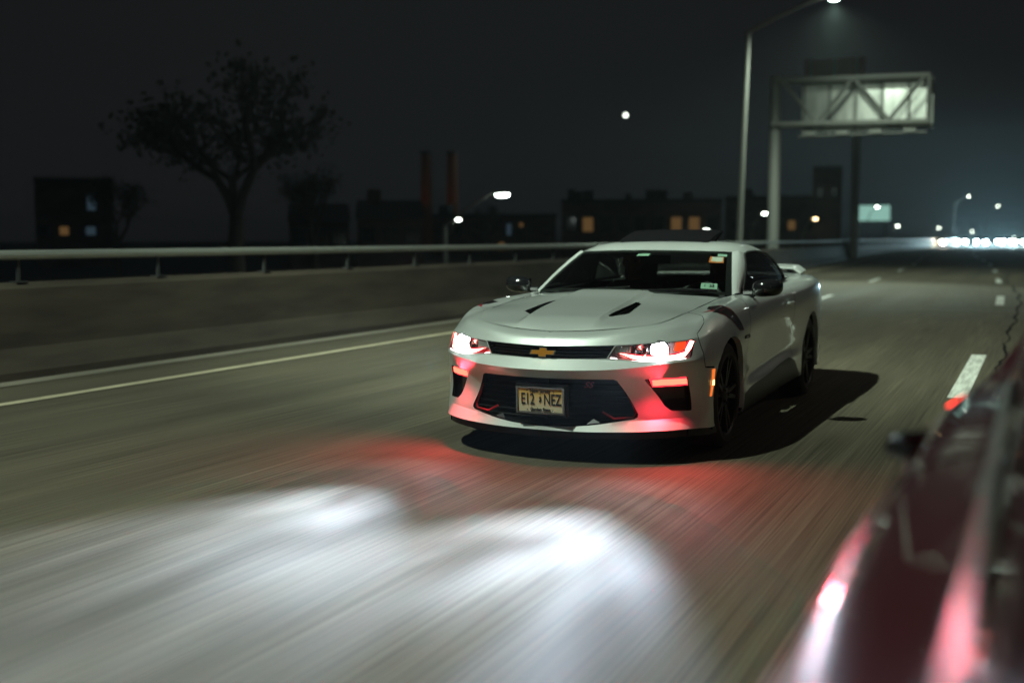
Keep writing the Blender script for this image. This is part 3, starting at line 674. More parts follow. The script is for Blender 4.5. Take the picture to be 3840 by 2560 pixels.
for vp in (vent, ventL):
    ring = dens(vp, .02); A = Hpts(ring); B = A-[0, -.02, .035]; n = len(ring); ctr_ = B.mean(0)
    mesh('hood_vent', list(A)+list(B)+[tuple(ctr_)], [(i, (i+1) % n, n+(i+1) % n, n+i) for i in range(n)]+[(n+i, n+(i+1) % n, 2*n) for i in range(n)], M['black'], hood, None)
# dark layer below hood edge
k2 = inpoly(c_, full); V, F = submesh(HP-[0, 0, .02], [t_[i] for i in np.nonzero(k2 & ~inv_)[0]]); V = [(v[0]*1.03, v[1]*1.0-.01, v[2]) for v in V]
mesh('hood_liner', V, F, M['liner'], car, None)
# cowl panel between hood and windshield
wsB = lambda t: np.array([.743*t, 1.36+.32*t*t, .985-.029*t*t]); wsT = lambda t: np.array([.60*t, 2.06+.19*t*t, 1.268-.014*t*t])
ts = np.linspace(-1, 1, 25); V = []; F = []
for i, t in enumerate(ts):
    a = wsB(t); x = .725*t; V += [(x, 1.25+.24*(x/.7)**2, H([x], [min(1.25+.24*(x/.7)**2, 1.45)])[0]-.022), tuple(a+[0, .02, -.012])]
    if i: F.append((2*i-2, 2*i, 2*i+1, 2*i-1))
mesh('cowl', V, F, M['black'], car)
# fender rear corner filler, from hood gap to pillar base
for sgn in (1, -1):
    A = [shell([(u, V9)])[0] for u in np.linspace(US[11]+.2, US[13]+.08, 8)]; Bq = [np.array([.70, 1.40, .925]), np.array([.705, 1.46, .930]), np.array([.715, 1.53, .936]), np.array([.725, 1.59, .942]), np.array([.735, 1.645, .949]), np.array([.745, 1.69, .954]), np.array([.755, 1.74, .957]), np.array([.765, 1.78, .959])]
    V = [tuple(a) for a in A]+[tuple(b) for b in Bq]; V = [(sgn*x, y, z) for x, y, z in V]
    V, F = orient(V, [(i, i+1, 9+i, 8+i) for i in range(7)], (0, 1.6, 0)); mesh('fender_corner', V, F, M['paint'], car)
# -- windshield
def ws(s_, t, out=0):
    a, b = wsB(t), wsT(t); p = a+(b-a)*s_; bow = .022*4*s_*(1-s_)*(1-.3*t*t); return p+np.array([0, -.46, .87])*(bow+out)
ns, ntt = 12, 28; V = [tuple(ws(i/ns, -1+2*j/ntt)) for i in range(ns+1) for j in range(ntt+1)]
F = [(i*(ntt+1)+j, i*(ntt+1)+j+1, (i+1)*(ntt+1)+j+1, (i+1)*(ntt+1)+j) for i in range(ns) for j in range(ntt)]
V, F = orient(V, F, (0, 2.5, .6)); wsh = mesh('windshield', V, F, M['glass_ws'], car, 60)
def band(fn, nm, m, parent):   # frit strips, just inside the glass
    V = []; F = []
    for i, (a, b) in enumerate(fn):
        V += [tuple(a), tuple(b)]
        if i: F.append((2*i-2, 2*i-1, 2*i+1, 2*i))
    mesh(nm, V, F, m, parent)
tt = np.linspace(-1, 1, 25); ss = np.linspace(0, 1, 13)
band([(ws(.0, t, -.004), ws(.06, t, -.004)) for t in tt], 'glass_border', M['rubber_seal'], wsh)
band([(ws(1, t, -.004), ws(.94, t, -.004)) for t in tt], 'glass_border', M['rubber_seal'], wsh)
for e_ in (1, -1): band([(ws(s_, e_, -.004), ws(s_, e_*.945, -.004)) for s_ in ss], 'glass_border', M['rubber_seal'], wsh)
# -- side glass + pillars
beltx = lambda y: float(np.interp(y, [1.5, 1.75, 2.2, 2.7, 3.1, 3.45, 3.78, 4.1], [.745, .768, .80, .803, .79, .752, .72, .70]))
beltz = lambda y: float(np.interp(y, [1.5, 1.75, 2.2, 2.7, 3.1, 3.45, 3.78, 4.1], [.946, .957, .968, .974, .987, 1.003, 1.015, 1.025]))
def gx_(y, z, o=0): return beltx(y)-(z-beltz(y))*.50-.012*4*max(0, (z-beltz(y))/.29)*(max(0, (z-beltz(y))/.29)-1)*-1*-1+o
dlo = rounded([(1.86, .975), (2.325, 1.236), (2.45, 1.25), (2.75, 1.256), (3.05, 1.238), (3.25, 1.188), (3.40, 1.105), (3.50, 1.03), (3.44, 1.012), (3.1, .996), (2.7, .983), (2.2, .977)], .03, 3)
dl = dens(dlo, .04); gg = np.array([(a, b) for a in np.arange(1.8, 3.55, .06) for b in np.arange(.98, 1.27, .04)]); gg = gg[inpoly(gg, dlo)]
q2, t_ = triangulate(gg, [dl], [], .4, .05); c_ = np.array([(q2[a]+q2[b]+q2[c])/3 for a, b, c in t_]); tk = [t_[i] for i in np.nonzero(inpoly(c_, dlo))[0]]
Rf = [[(0,2.06,1.268),(.2,2.081,1.2664),(.4,2.144,1.2618),(.52,2.203,1.2575),(.60,2.25,1.254),(.662,2.335,1.246)],
 [(0,2.3,1.318),(.2,2.31,1.316),(.4,2.34,1.308),(.54,2.40,1.296),(.61,2.44,1.280),(.664,2.47,1.256)],
 [(0,2.7,1.345),(.2,2.7,1.343),(.4,2.7,1.334),(.54,2.72,1.318),(.61,2.74,1.298),(.661,2.76,1.262)],
 [(0,3.1,1.325),(.2,3.1,1.323),(.4,3.1,1.313),(.53,3.1,1.296),(.60,3.08,1.276),(.664,3.06,1.244)],
 [(0,3.35,1.283),(.2,3.35,1.281),(.39,3.35,1.270),(.52,3.34,1.252),(.60,3.30,1.232),(.678,3.255,1.193)],
 [(0,3.6,1.223),(.2,3.6,1.221),(.39,3.6,1.210),(.52,3.57,1.190),(.62,3.52,1.160),(.706,3.41,1.108)],
 [(0,3.85,1.143),(.2,3.85,1.142),(.4,3.85,1.132),(.54,3.83,1.112),(.65,3.76,1.078),(.738,3.52,1.028)],
 [(0,4.08,1.055),(.2,4.08,1.055),(.4,4.08,1.050),(.55,4.06,1.044),(.65,4.0,1.036),(.715,3.9,1.0185)]]
Rf = np.array(Rf, float); ru = np.array([0, .25, .65, 1.05, 1.3, 1.57, 1.83, 2.08]); rv = np.array([0, .2, .4, .54, .62, .70])
def roof(u, v): return pchip_rows(rv, ncs(ru, Rf, u), np.asarray(v, float))
nu, nv = 40, 26; uu = np.linspace(0, ru[-1], nu+1); vv = np.linspace(0, .70, nv+1)
uvr = np.array([(a, b) for a in uu for b in vv]); RP = roof(uvr[:, 0], uvr[:, 1])
Fr, Fg = [], []
for i in range(nu):
    for j in range(nv):
        f = (i*(nv+1)+j, i*(nv+1)+j+1, (i+1)*(nv+1)+j+1, (i+1)*(nv+1)+j)
        (Fg if (1.33 < uu[i]+.025 < 2.09 and vv[j] < .56) else Fr).append(f)
def both(V, F, nm, m, parent, sm=35, ctr=(0, 2.8, .8)):
    V, F = orient(*submesh(np.array(V), F), ctr); V2, F2 = mirror(V, F); mb = MB().add(V, F).add(V2, F2)
    me_o = mb.build(nm, m, parent, None); bm = bmesh.new(); bm.from_mesh(me_o.data); bmesh.ops.remove_doubles(bm, verts=bm.verts, dist=1e-4); bm.to_mesh(me_o.data); bm.free()
    me_o.data.shade_smooth(); me_o.data.set_sharp_from_angle(angle=R(sm)); return me_o
both(RP, Fr, 'roof', M['paint'], car); both(RP, Fg, 'rear_window', M['glass_rear'], car)
both(RP-[0, 0, .02], [f for f in Fr if max(uvr[list(f), 0]) < 1.35], 'headliner', M['interior'], car)
for sgn in (1, -1):
    V = [(gx_(y, z), y, z) for y, z in q2]; V = [(sgn*x, y, z) for x, y, z in V]
    V, F = orient(V, tk, (0, 2.5, .8)); sg = mesh('side_window', V, F, M['glass_side'], car, 60)
    # seal ring round the glass
    A = [Vector((sgn*gx_(y, z, .004), y, z)) for y, z in dl]
    MB().tube(A+[A[0]], .009, 6, False).build('window_seal', M['rubber_seal'], sg)
    # belt strip
    ys = np.linspace(1.76, 3.55, 24); V = []; F = []
    for i, y in enumerate(ys):
        V += [(sgn*(beltx(y)+.003), y, beltz(y)-.001), (sgn*(gx_(y, beltz(y)+.02)-.004), y, beltz(y)+.022)]
        if i: F.append((2*i-2, 2*i-1, 2*i+1, 2*i))
    mesh('belt_strip', V, F, M['rubber_seal'], car)
    # A pillar
    V = []; F = []; N = 12
    Dp = [(1.76, .958), (1.86, .975)]
    for i in range(N+1):
        s_ = i/N; a = wsB(1)+(wsT(1)-wsB(1))*s_+np.array([0, -.46, .87])*.022*4*s_*(1-s_)*.7
        yz = np.array([1.79, .962])+(np.array([2.335, 1.246])-np.array([1.79, .962]))*s_; d = np.array([gx_(yz[0], yz[1], .002), yz[0]+.012, yz[1]])
        m1 = a*.7+d*.3+np.array([.012, -.012, .010]); m2 = a*.35+d*.65+np.array([.014, -.006, .008])
        V += [tuple(a+[-.004, 0, -.01]), tuple(a), tuple(m1), tuple(m2), tuple(d)]
        if i:
            for j in range(4): F.append((5*i-5+j, 5*i-4+j, 5*i+1+j, 5*i+j))
    V = [(sgn*x, y, z) for x, y, z in V]; V, F = orient(V, F, (0, 2.6, .7)); mesh('windshield_pillar', V, F, M['paint'], car, 50)
# -- deck lid and spoiler
V = []; F = []; ys = np.linspace(3.86, 4.7, 12)
for i, y in enumerate(ys):
    xe = float(np.interp(y, [3.78, 4.1, 4.4, 4.57, 4.66, 4.71], [.72, .70, .68, .65, .56, .31])); ze = float(np.interp(y, [3.78, 4.1, 4.4, 4.57, 4.7], [1.015, 1.025, 1.035, 1.04, 1.05]))
    for j in range(9): t = j/8; V.append((xe*t, y, ze+.012*(1-t*t)))
    if i:
        for j in range(8): F.append((9*i-9+j, 9*i-8+j, 9*i+1+j, 9*i+j))
both(V, F, 'deck_lid', M['paint'], car)
prof = [(4.40, 1.085), (4.42, 1.094), (4.56, 1.10), (4.68, 1.116), (4.69, 1.108), (4.56, 1.086), (4.42, 1.078)]
V = []; F = []; xs_ = np.linspace(-.74, .74, 21); kk = len(prof)
for i, x in enumerate(xs_):
    t = abs(x)/.74
    for y, z in prof: V.append((x, y-.16*t**4, z-.015*t**6-(.035 if t > .99 else 0)))
    if i:
        for j in range(kk): F.append(((i-1)*kk+j, (i-1)*kk+(j+1) % kk, i*kk+(j+1) % kk, i*kk+j))
F += [tuple(range(kk)), tuple((len(xs_)-1)*kk+j for j in range(kk))]
sp = mesh('rear_spoiler', V, F, M['paint'], car, 40)
for x in (-.60, .60, 0): MB().box((x, 4.52, 1.065), (.04, .12, .05)).build('spoiler_post', M['gloss_black'], sp, smooth=None)
# -- tail lamps, rear diffuser
for sgn in (1, -1):
    for a, b in ((.42, .62), (.64, .80)):
        pu = [uvR for uvR in ((US[-1]-a, .60), (US[-1]-b, .60), (US[-1]-b, .50), (US[-1]-a, .50))]; P_ = shell(dens(pu, .03), .006); ctr_ = P_.mean(0)
        V = [(sgn*p[0], p[1], p[2]) for p in P_]+[(sgn*ctr_[0], ctr_[1]+.006, ctr_[2])]; n_ = len(P_)
        mesh('tail_light', V, [(i, (i+1) % n_, n_) for i in range(n_)], M['tail_red'], car, 40)
P_ = shell(dens([(US[-1]-.02, .05), (US[-1]-.60, .05), (US[-1]-.55, .18), (US[-1]-.02, .18)], .05), .004); n_ = len(P_); c0_ = P_.mean(0)
V = [tuple(p) for p in P_]+[tuple(c0_)]; F = [(i, (i+1) % n_, n_) for i in range(n_)]; MB().add(V, F).add(*mirror(V, F)).build('rear_diffuser', M['black'], car)
# -- raised sunroof panel
V = []; F = []
for i, y in enumerate(np.linspace(2.42, 2.86, 9)):
    for j, x in enumerate(np.linspace(-.37, .37, 13)):
        zb = 1.343-.012*(x/.4)**2-.03*((y-2.75)/.45)**2; V.append((x*(1-.05*(i == 0)), y, zb+.014+.075*(y-2.42)/.44))
n1 = len(V)
V += [(x, y, z-.014) for x, y, z in V]
for i in range(8):
    for j in range(12): a = i*13+j; F += [(a, a+1, a+14, a+13), (n1+a, n1+a+13, n1+a+14, n1+a+1)]
for a, b in [(i*13, (i+1)*13) for i in range(8)]+[(i*13+12, (i+1)*13+12) for i in range(8)]+[(j, j+1) for j in range(12)]+[(104+j, 105+j) for j in range(12)]: F.append((a, b, n1+b, n1+a))
srf = mesh('sunroof_panel', V, F, M['gloss_black'], car, 30)
for sgn in (1, -1): MB().tube([(sgn*.36, 2.66, 1.33), (sgn*.37, 2.86, 1.408)], .008, 6).build('sunroof_arm', M['dark_chrome'], srf)
# -- door mirrors
for sgn in (1, -1):
    V = []; F = []; nU, nVv = 16, 10
    for i in range(nVv+1):
        ph = -math.pi/2+math.pi*i/nVv
        for j in range(nU):
            th = 2*math.pi*j/nU; cxp, syp = math.cos(th), math.sin(th)
            px = .108*math.copysign(abs(cxp)**.75, cxp)*math.cos(ph)**.6; py = (.085 if syp < 0 else .05)*syp*math.cos(ph)**.7; pz = .062*math.copysign(abs(math.sin(ph))**.75, math.sin(ph))
            V.append((sgn*(.968+px), 1.80+py+.25*px*.5, 1.005+pz+.08*px))
    for i in range(nVv):
        for j in range(nU): F.append((i*nU+j, i*nU+(j+1) % nU, (i+1)*nU+(j+1) % nU, (i+1)*nU+j))
    mir = mesh('door_mirror', V, F, M['gloss_black'], car, 60)
    MB().tube([(sgn*.80, 1.80, .958), (sgn*.86, 1.80, .962), (sgn*.91, 1.80, .985)], [.03, .026, .03], 8).build('mirror_foot', M['black'], mir)
    MB().box((sgn*.965, 1.862, 1.006), (.15, .006, .085)).build('mirror_glass', M['chrome'], mir, smooth=None)
# -- door handles
for sgn in (1, -1):
    a = [Vector(p) for p in shell([uvS(y, .845) for y in np.linspace(2.70, 2.92, 8)], .02)]
    a[0] = Vector(shell([uvS(2.70, .845)], -.005)[0]); a[-1] = Vector(shell([uvS(2.92, .845)], -.005)[0])
    MB().tube([(sgn*p.x, p.y, p.z) for p in a], .012, 8).build('door_handle', M['paint'], car)
# -- wheels
def wheel(sgn, yc, xo):
    c = (sgn*xo, yc, .345)
    tyre = MB(); k_ = sgn
    prof = [(-.235*k_, .24), (-.24*k_, .30), (-.225*k_, .335), (-.19*k_, .345), (-.06*k_, .345), (-.02*k_, .335), (0, .30), (-.004*k_, .262), (-.02*k_, .255), (-.03*k_, .25)]
    w_ = empty('wheel_hub', c); w_.parent = car; w_.matrix_parent_inverse = Matrix.Translation(car.location).inverted()
    bpy.data.objects.remove(w_)
    tyre.lathe(prof, c, 'x', 48); t = tyre.build('wheel', M['rubber'], car)
    mb = MB(); mb.lathe([(-.012*k_, .262), (-.004*k_, .256), (-.012*k_, .246), (-.05*k_, .238), (-.2*k_, .235)], c, 'x', 48); mb.build('rim', M['rim'], t)
    mb = MB(); mb.lathe([(-.03*k_, .075), (-.022*k_, .06), (-.022*k_, .001)], c, 'x', 24); mb.build('hub_cap', M['rim'], t)
    for s_ in range(10):
        a = 2*math.pi*(s_//2)/5+(.16 if s_ % 2 else -.16); d = Vector((0, math.cos(a), math.sin(a))); n = Vector((0, -math.sin(a), math.cos(a)))
        C0 = Vector(c)+Vector((-.026*k_, 0, 0)); C1 = Vector(c)+Vector((-.014*k_, 0, 0)); b_ = Vector((-.03*k_, 0, 0))
        P = [C0+d*.05-n*.016, C0+d*.05+n*.016, C1+d*.246+n*.012, C1+d*.246-n*.012]
        MB().prism(P, b_).build('spoke', M['rim'], t, smooth=None)
    for s_ in range(5):
        a = 2*math.pi*s_/5; MB().lathe([(-.02*k_, .009), (-.008*k_, .009), (-.006*k_, .001)], (c[0], c[1]+.055*math.cos(a), c[2]+.055*math.sin(a)), 'x', 8).build('lug_nut', M['dark_chrome'], t)
    mb = MB(); mb.lathe([(-.10*k_, .08), (-.10*k_, .172), (-.13*k_, .172), (-.13*k_, .08)], c, 'x', 32); mb.build('brake_disc', M['disc'], t)
    # wheel well
    V = []; F = []; rr = .40
    for i, th in enumerate(np.linspace(-25, 205, 30)):
        for x in (.93, .60): V.append((sgn*x, yc-rr*math.cos(R(th)), .345+rr*math.sin(R(th))))
        if i: F.append((2*i-2, 2*i-1, 2*i+1, 2*i))
    V = [(x if abs(x) < .7 else sgn*.905, y, z) for x, y, z in V]
    n_ = len(V); V.append((sgn*.6, yc, .345)); F += [(n_, 2*i+1, 2*i+3) for i in range(29)]
    mesh('wheel_well', V, F, M['liner'], car, None)
for sgn in (1, -1):
    wheel(sgn, .935, .915); wheel(sgn, 3.735, .925)
    for (yc, zc, r), a_ in ((AF, arcF), (AR, arcR)):   # arch return flange
        A = shell(a_[1:-1]); V = []; F = []
        for i, p in enumerate(A):
            q_ = np.array([p[0]-.035, yc+(p[1]-yc)*.985, zc+(p[2]-zc)*.985]); V += [(sgn*p[0], p[1], p[2]), (sgn*q_[0], q_[1], q_[2])]
            if i: F.append((2*i-2, 2*i-1, 2*i+1, 2*i))
        mesh('arch_lip', V, F, M['paint'], car)
# -- text helper (flat print turned into mesh)
def text_mesh(name, body, size, m, parent, origin, right, upv, sx=1.0, shear=0, depth=.0006, bold=0, align='CENTER'):
    cu = bpy.data.curves.new('t', 'FONT'); cu.body = body; cu.size = size; cu.align_x = align; cu.align_y = 'CENTER'; cu.extrude = depth; cu.shear = shear; cu.offset = bold; cu.resolution_u = 3
    o = bpy.data.objects.new('t', cu); COL.objects.link(o); dg = bpy.context.evaluated_depsgraph_get(); dg.update()
    me = bpy.data.meshes.new_from_object(o.evaluated_get(dg)); bpy.data.objects.remove(o)
    r_, u_ = Vector(right).normalized(), Vector(upv).normalized(); n_ = r_.cross(u_); og = Vector(origin)
    for v in me.vertices: c = v.co; v.co = og+r_*c.x*sx+u_*c.y+n_*c.z
    me.materials.clear(); me.materials.append(m); me.name = name
    ob = bpy.data.objects.new(name, me); COL.objects.link(ob)
    if parent is not None: attach(ob, parent)
    return ob
# -- number plate
PY = -.034; tilt = Vector((0, .0, 1)); R1 = Vector((1, 0, 0)); U1 = Vector((0, -.06, 1)).normalized()
pc = Vector((0, PY, .383)); N1 = R1.cross(U1)
M['plate'] = mat('plate_print', (.8, .6, .3), .45)
def plate_nodes():
    n, l, b = nodes(M['plate']); g = n.new('ShaderNodeTexCoord'); sp_ = n.new('ShaderNodeSeparateXYZ'); cr = n.new('ShaderNodeValToRGB'); mr = n.new('ShaderNodeMapRange')
    l.new(g.outputs['Object'], sp_.inputs[0]); l.new(sp_.outputs[2], mr.inputs[0]); mr.inputs[1].default_value = .31; mr.inputs[2].default_value = .46
    l.new(mr.outputs[0], cr.inputs[0]); e = cr.color_ramp.elements; e[0].color = (.72, .60, .42, 1); e[0].position = .25; e[1].color = (.85, .45, .06, 1); e[1].position = .95
    l.new(cr.outputs[0], b.inputs['Base Color'])
    b.inputs['Emission Strength'].default_value = 0
plate_nodes()
M['ink'] = mat('plate_ink', (.02, .022, .03), .5)
frame = MB()
def pq(x, z, d=0): return pc+R1*x+U1*z+N1*d
o_ = [(-.158, -.082), (.158, -.082), (.158, .082), (-.158, .082)]; i_ = [(-.146, -.071), (.146, -.071), (.146, .071), (-.146, .071)]
V = [pq(*p, .006) for p in o_]+[pq(*p, .006) for p in i_]+[pq(*p, -.012) for p in o_]+[pq(*p, 0) for p in i_]
F = [(a, (a+1) % 4, 4+(a+1) % 4, 4+a) for a in range(4)]+[(a, 8+a, 8+(a+1) % 4, (a+1) % 4) for a in range(4)]+[(4+a, 4+(a+1) % 4, 12+(a+1) % 4, 12+a) for a in range(4)]
pf = mesh('plate_frame', V, F, M['dark_chrome'], car, None)
pl_ = mesh('plate_sheet', [pq(*p, .0005) for p in ((-.152, -.076), (.152, -.076), (.152, .076), (-.152, .076))], [(0, 1, 2, 3)], M['plate'], pf, None)
text_mesh('plate_number', 'E12', .098, M['ink'], pf, pq(-.082, .004, .003), R1, U1, .62, bold=.001)
text_mesh('plate_number', 'NEZ', .098, M['ink'], pf, pq(.080, .004, .003), R1, U1, .62, bold=.001)
text_mesh('plate_state', 'New Jersey', .034, M['ink'], pf, pq(0, .057, .003), R1, U1, .85, bold=.0006)
text_mesh('plate_motto', 'Garden State', .026, M['ink'], pf, pq(0, -.056, .003), R1, U1, .95, bold=.0009)
nj = [(.0, .024), (.008, .018), (.006, .010), (.010, .004), (.009, -.008), (.003, -.016), (-.001, -.024), (-.005, -.016), (-.010, -.012), (-.008, -.006), (-.002, .0), (-.007, .008), (-.006, .018)]
mesh('plate_state_outline', [pq(x*.9, z*.9+.004, .003) for x, z in nj], [tuple(range(len(nj)))], M['ink'], pf, None)
for x in (-.085, .085):
    for z in (.060, -.060): MB().lathe([(-.003, .005), (0, .001)], pq(x*(1 if z > 0 else 1.0), z, .001), 'y', 8).build('plate_screw', M['dark_chrome'], pf)
mb = MB(); mb.box((0, PY+.03, .383), (.34, .03, .19)); mb.build('plate_bracket', M['black'], pf, smooth=None)
# -- badges
bt = [(-.072, .012), (-.022, .012), (-.019, .026), (.022, .026), (.026, .012), (.078, .012), (.066, -.013), (.020, -.013), (.017, -.027), (-.026, -.027), (-.029, -.013), (-.082, -.013)]
by = float(shell([(0, (V6+V7)/2)])[0][1])-.006
bd = MB().prism([(x*1.1, by, .672+z*1.12) for x, z in bt], (0, .02, 0)).build('cross_badge', M['chrome'], car, smooth=None)
MB().prism([(x*.98, by-.003, .672+z*.92) for x, z in bt], (0, .004, 0)).build('badge_face', M['gold'], bd, smooth=None)
p_ = Vector(shell([uvF(.27, .478)])[0])+Vector((0, .02, 0))
ssb = text_mesh('grille_badge', 'SS', .05, M['red_badge'] if 'red_badge' in M else M.setdefault('red_badge', mat('red_badge', (.5, .04, .06), .3, coat=.5)), car, p_, (1, .16, 0), (0, 0, 1), 1.2, .35, .004)
for sgn in (1, -1):
    a = Vector(shell([uvS(1.30, .690)], .004)[0]); b = Vector(shell([uvS(1.48, .690)], .004)[0])
    a.x *= sgn; b.x *= sgn; rv_ = (b-a) if sgn > 0 else (a-b)
    text_mesh('name_badge', 'CAMARO', .036, M['gloss_black'], car, (a+b)/2, rv_, (0, 0, 1), 1.25, .2, .003, .0005)
# fender hash stripe (vinyl): two bands running down behind the hood edge
M['vinyl'] = mat('black_vinyl', (.012, .010, .011), .35, coat=.4); M['vinyl_red'] = mat('red_vinyl_edge', (.25, .02, .03), .4)
def decal(poly_yz, nm, m, off, parent, sgn):
    pu = [uvS(*p) for p in poly_yz]; ring = dens(pu, .02); gxx = np.array(pu); lo, hi = gxx.min(0), gxx.max(0)
    gg = np.array([(a, b) for a in np.arange(lo[0], hi[0], .03) for b in np.arange(lo[1], hi[1], .03)]); gg = gg[inpoly(gg, pu)] if len(gg) else gg
    q2, t_ = triangulate(gg, [ring], [], .4, .02); c_ = np.array([(q2[a]+q2[b]+q2[c])/3 for a, b, c in t_]); V, F = submesh(shell(q2, off), [t_[i] for i in np.nonzero(inpoly(c_, pu))[0]])
    V, F = orient(V, F, CC)
    if sgn < 0: V, F = mirror(V, F)
    return mesh(nm, V, F, m, parent, 40)
for sgn in (1, -1):
    d0 = decal([(.75, .886), (.86, .905), (.99, .917), (1.12, .889), (1.275, .742), (1.125, .752), (1.0, .825), (.92, .862), (.84, .880)], 'fender_stripe_edge', M['vinyl_red'], .0012, car, sgn)
    decal([(.79, .887), (.87, .900), (.985, .912), (1.06, .897), (1.195, .752), (1.135, .757), (1.005, .831), (.925, .867), (.85, .884)], 'fender_stripe', M['vinyl'], .0022, d0, sgn)
    decal([(1.075, .893), (1.115, .885), (1.262, .747), (1.21, .750)], 'fender_stripe', M['vinyl'], .0022, d0, sgn)
# -- wipers
for a, b, c in (((-.50, 1.50, .968), (-.30, 1.44, .985), (.02, 1.42, 1.003)), ((.18, 1.41, .992), (.34, 1.445, .988), (.60, 1.56, .985))):
    w_ = MB().tube([a, b, c], [.010, .009, .007], 6).build('wiper_arm', M['dark_chrome'], car)
    d = (Vector(c)-Vector(a)).normalized(); MB().tube([Vector(a)+d*.1+Vector((0, .012, .008)), Vector(c)+d*.05+Vector((0, .012, .008))], .006, 6).build('wiper_blade', M['black'], w_)
# -- things on the glass
M['sticker_g'] = mat('green_sticker', (.42, .62, .5), .6); M['sticker_w'] = mat('white_sticker', (.7, .68, .62), .6); M['sticker_o'] = mat('orange_sticker', (.85, .2, .04), .6)
def sticker(t0, t1, s0, s1, m, nm, off=-.008, par=None):
    return mesh(nm, [ws(s0, t0, off), ws(s0, t1, off), ws(s1, t1, off), ws(s1, t0, off)], [(0, 1, 2, 3)], m, par or wsh, None)
st1 = sticker(.735, .875, .115, .225, M['sticker_g'], 'inspection_sticker')
c0 = Vector(ws(.17, .805, -.006)); text_mesh('sticker_number', '1  23', .05, M['ink'], st1, c0, Vector(ws(.17, .86))-Vector(ws(.17, .75)), Vector(ws(.2, .8))-Vector(ws(.14, .8)), .8, bold=.001)
st2 = sticker(.765, .915, .70, .86, M['sticker_o'], 'windshield_sticker', -.007); sticker(.785, .905, .725, .85, M['sticker_w'], 'sticker_print', -.005, st2)
sticker(.845, .955, .875, .955, M['sticker_g'], 'toll_tag', -.006)
sticker(-.10, .055, .855, .925, M['sticker_g'], 'rear_view_mirror_tag', -.012)
# -- cabin
cab = empty('cabin', (0, 2.3, 0)); bpy.data.objects.remove(cab)
V = []; F = []
pr_ = [(1.62, .90), (1.66, .955), (1.85, .965), (2.02, .94), (2.06, .86), (2.04, .70)]
for i, x in enumerate(np.linspace(-.70, .70, 29)):
    hump = .035*math.exp(-((x-.37)/.17)**2)
    for y, z in pr_: V.append((x, y-.18*(1-(x/.75)**2)*(1 if y < 1.9 else .4), z+hump*(1 if .93 < z else .4)))
    if i:
        for j in range(5): F.append((6*i-6+j, 6*i-5+j, 6*i+1+j, 6*i+j))
mesh('dashboard', V, F, M['interior'], car, 40)
mb = MB(); mb.lathe([(.18, .012)]*1+[(.18, .012)], (0, 0, 0), 'y', 4)
def torus(c, R_, r_, tiltx, m, nm, parent):
    V = []; F = []
    for i in range(32):
        a = 2*math.pi*i/32
        for j in range(8):
            b = 2*math.pi*j/8; p = Vector(((R_+r_*math.cos(b))*math.cos(a), r_*math.sin(b), (R_+r_*math.cos(b))*math.sin(a)))
            V.append(Matrix.Rotation(tiltx, 3, 'X') @ p+Vector(c))
    for i in range(32):
        for j in range(8): F.append((i*8+j, ((i+1) % 32)*8+j, ((i+1) % 32)*8+(j+1) % 8, i*8+(j+1) % 8))
    return mesh(nm, V, F, m, parent, 60)
sw = torus((.37, 2.18, .86), .175, .016, R(-22), M['interior'], 'steering_wheel', car)
MB().box((.37, 2.18, .86), (.13, .03, .10), Matrix.Rotation(R(-22), 3, 'X')).build('airbag_cover', M['interior'], sw, smooth=None)
for x in (-.37, .37):
    def sbox(pts, wd, nm, par):
        V = []; F = []; k_ = len(pts)
        for i, xx in enumerate((-1, -.8, -.4, 0, .4, .8, 1)):
            for (y, z, th) in pts: V.append((x+xx*wd, y-(.03 if abs(xx) > .7 else 0), z))
            if i:
                for j in range(k_-1): F.append((k_*(i-1)+j, k_*(i-1)+j+1, k_*i+j+1, k_*i+j))
        return mesh(nm, V, F, M['seat'], par, 50)
    s0 = sbox([(2.35, .38, 0), (2.32, .47, 0), (2.45, .50, 0), (2.80, .47, 0), (2.86, .52, 0), (2.98, .95, 0), (3.01, 1.0, 0), (3.07, .98, 0), (3.0, .5, 0)], .24, 'front_seat', car)
    sbox([(3.01, 1.0, 0), (2.99, 1.05, 0), (3.01, 1.16, 0), (3.05, 1.18, 0), (3.10, 1.15, 0), (3.09, 1.0, 0)], .13, 'head_rest', s0)
mb = MB(); mb.box((0, 3.3, .70), (1.2, .5, .25)); mb.box((0, 3.6, .86), (1.2, .12, .3), Matrix.Rotation(R(-20), 3, 'X')); mb.build('rear_seat', M['seat'], car, smooth=None)
mb = MB(); mb.box((0, 3.99, .80), (1.25, .03, .44)); mb.box((0, 3.80, .985), (1.2, .40, .02)); mb.build('parcel_shelf', M['liner'], car, smooth=None)
mb = MB(); mb.box((0, 2.7, .3), (1.5, 2.6, .04)); mb.build('cabin_floor', M['liner'], car, smooth=None)
MB().box((0, 2.24, 1.195), (.24, .03, .06), Matrix.Rotation(R(-12), 3, 'X')).build('rear_view_mirror', M['black'], car, smooth=None)

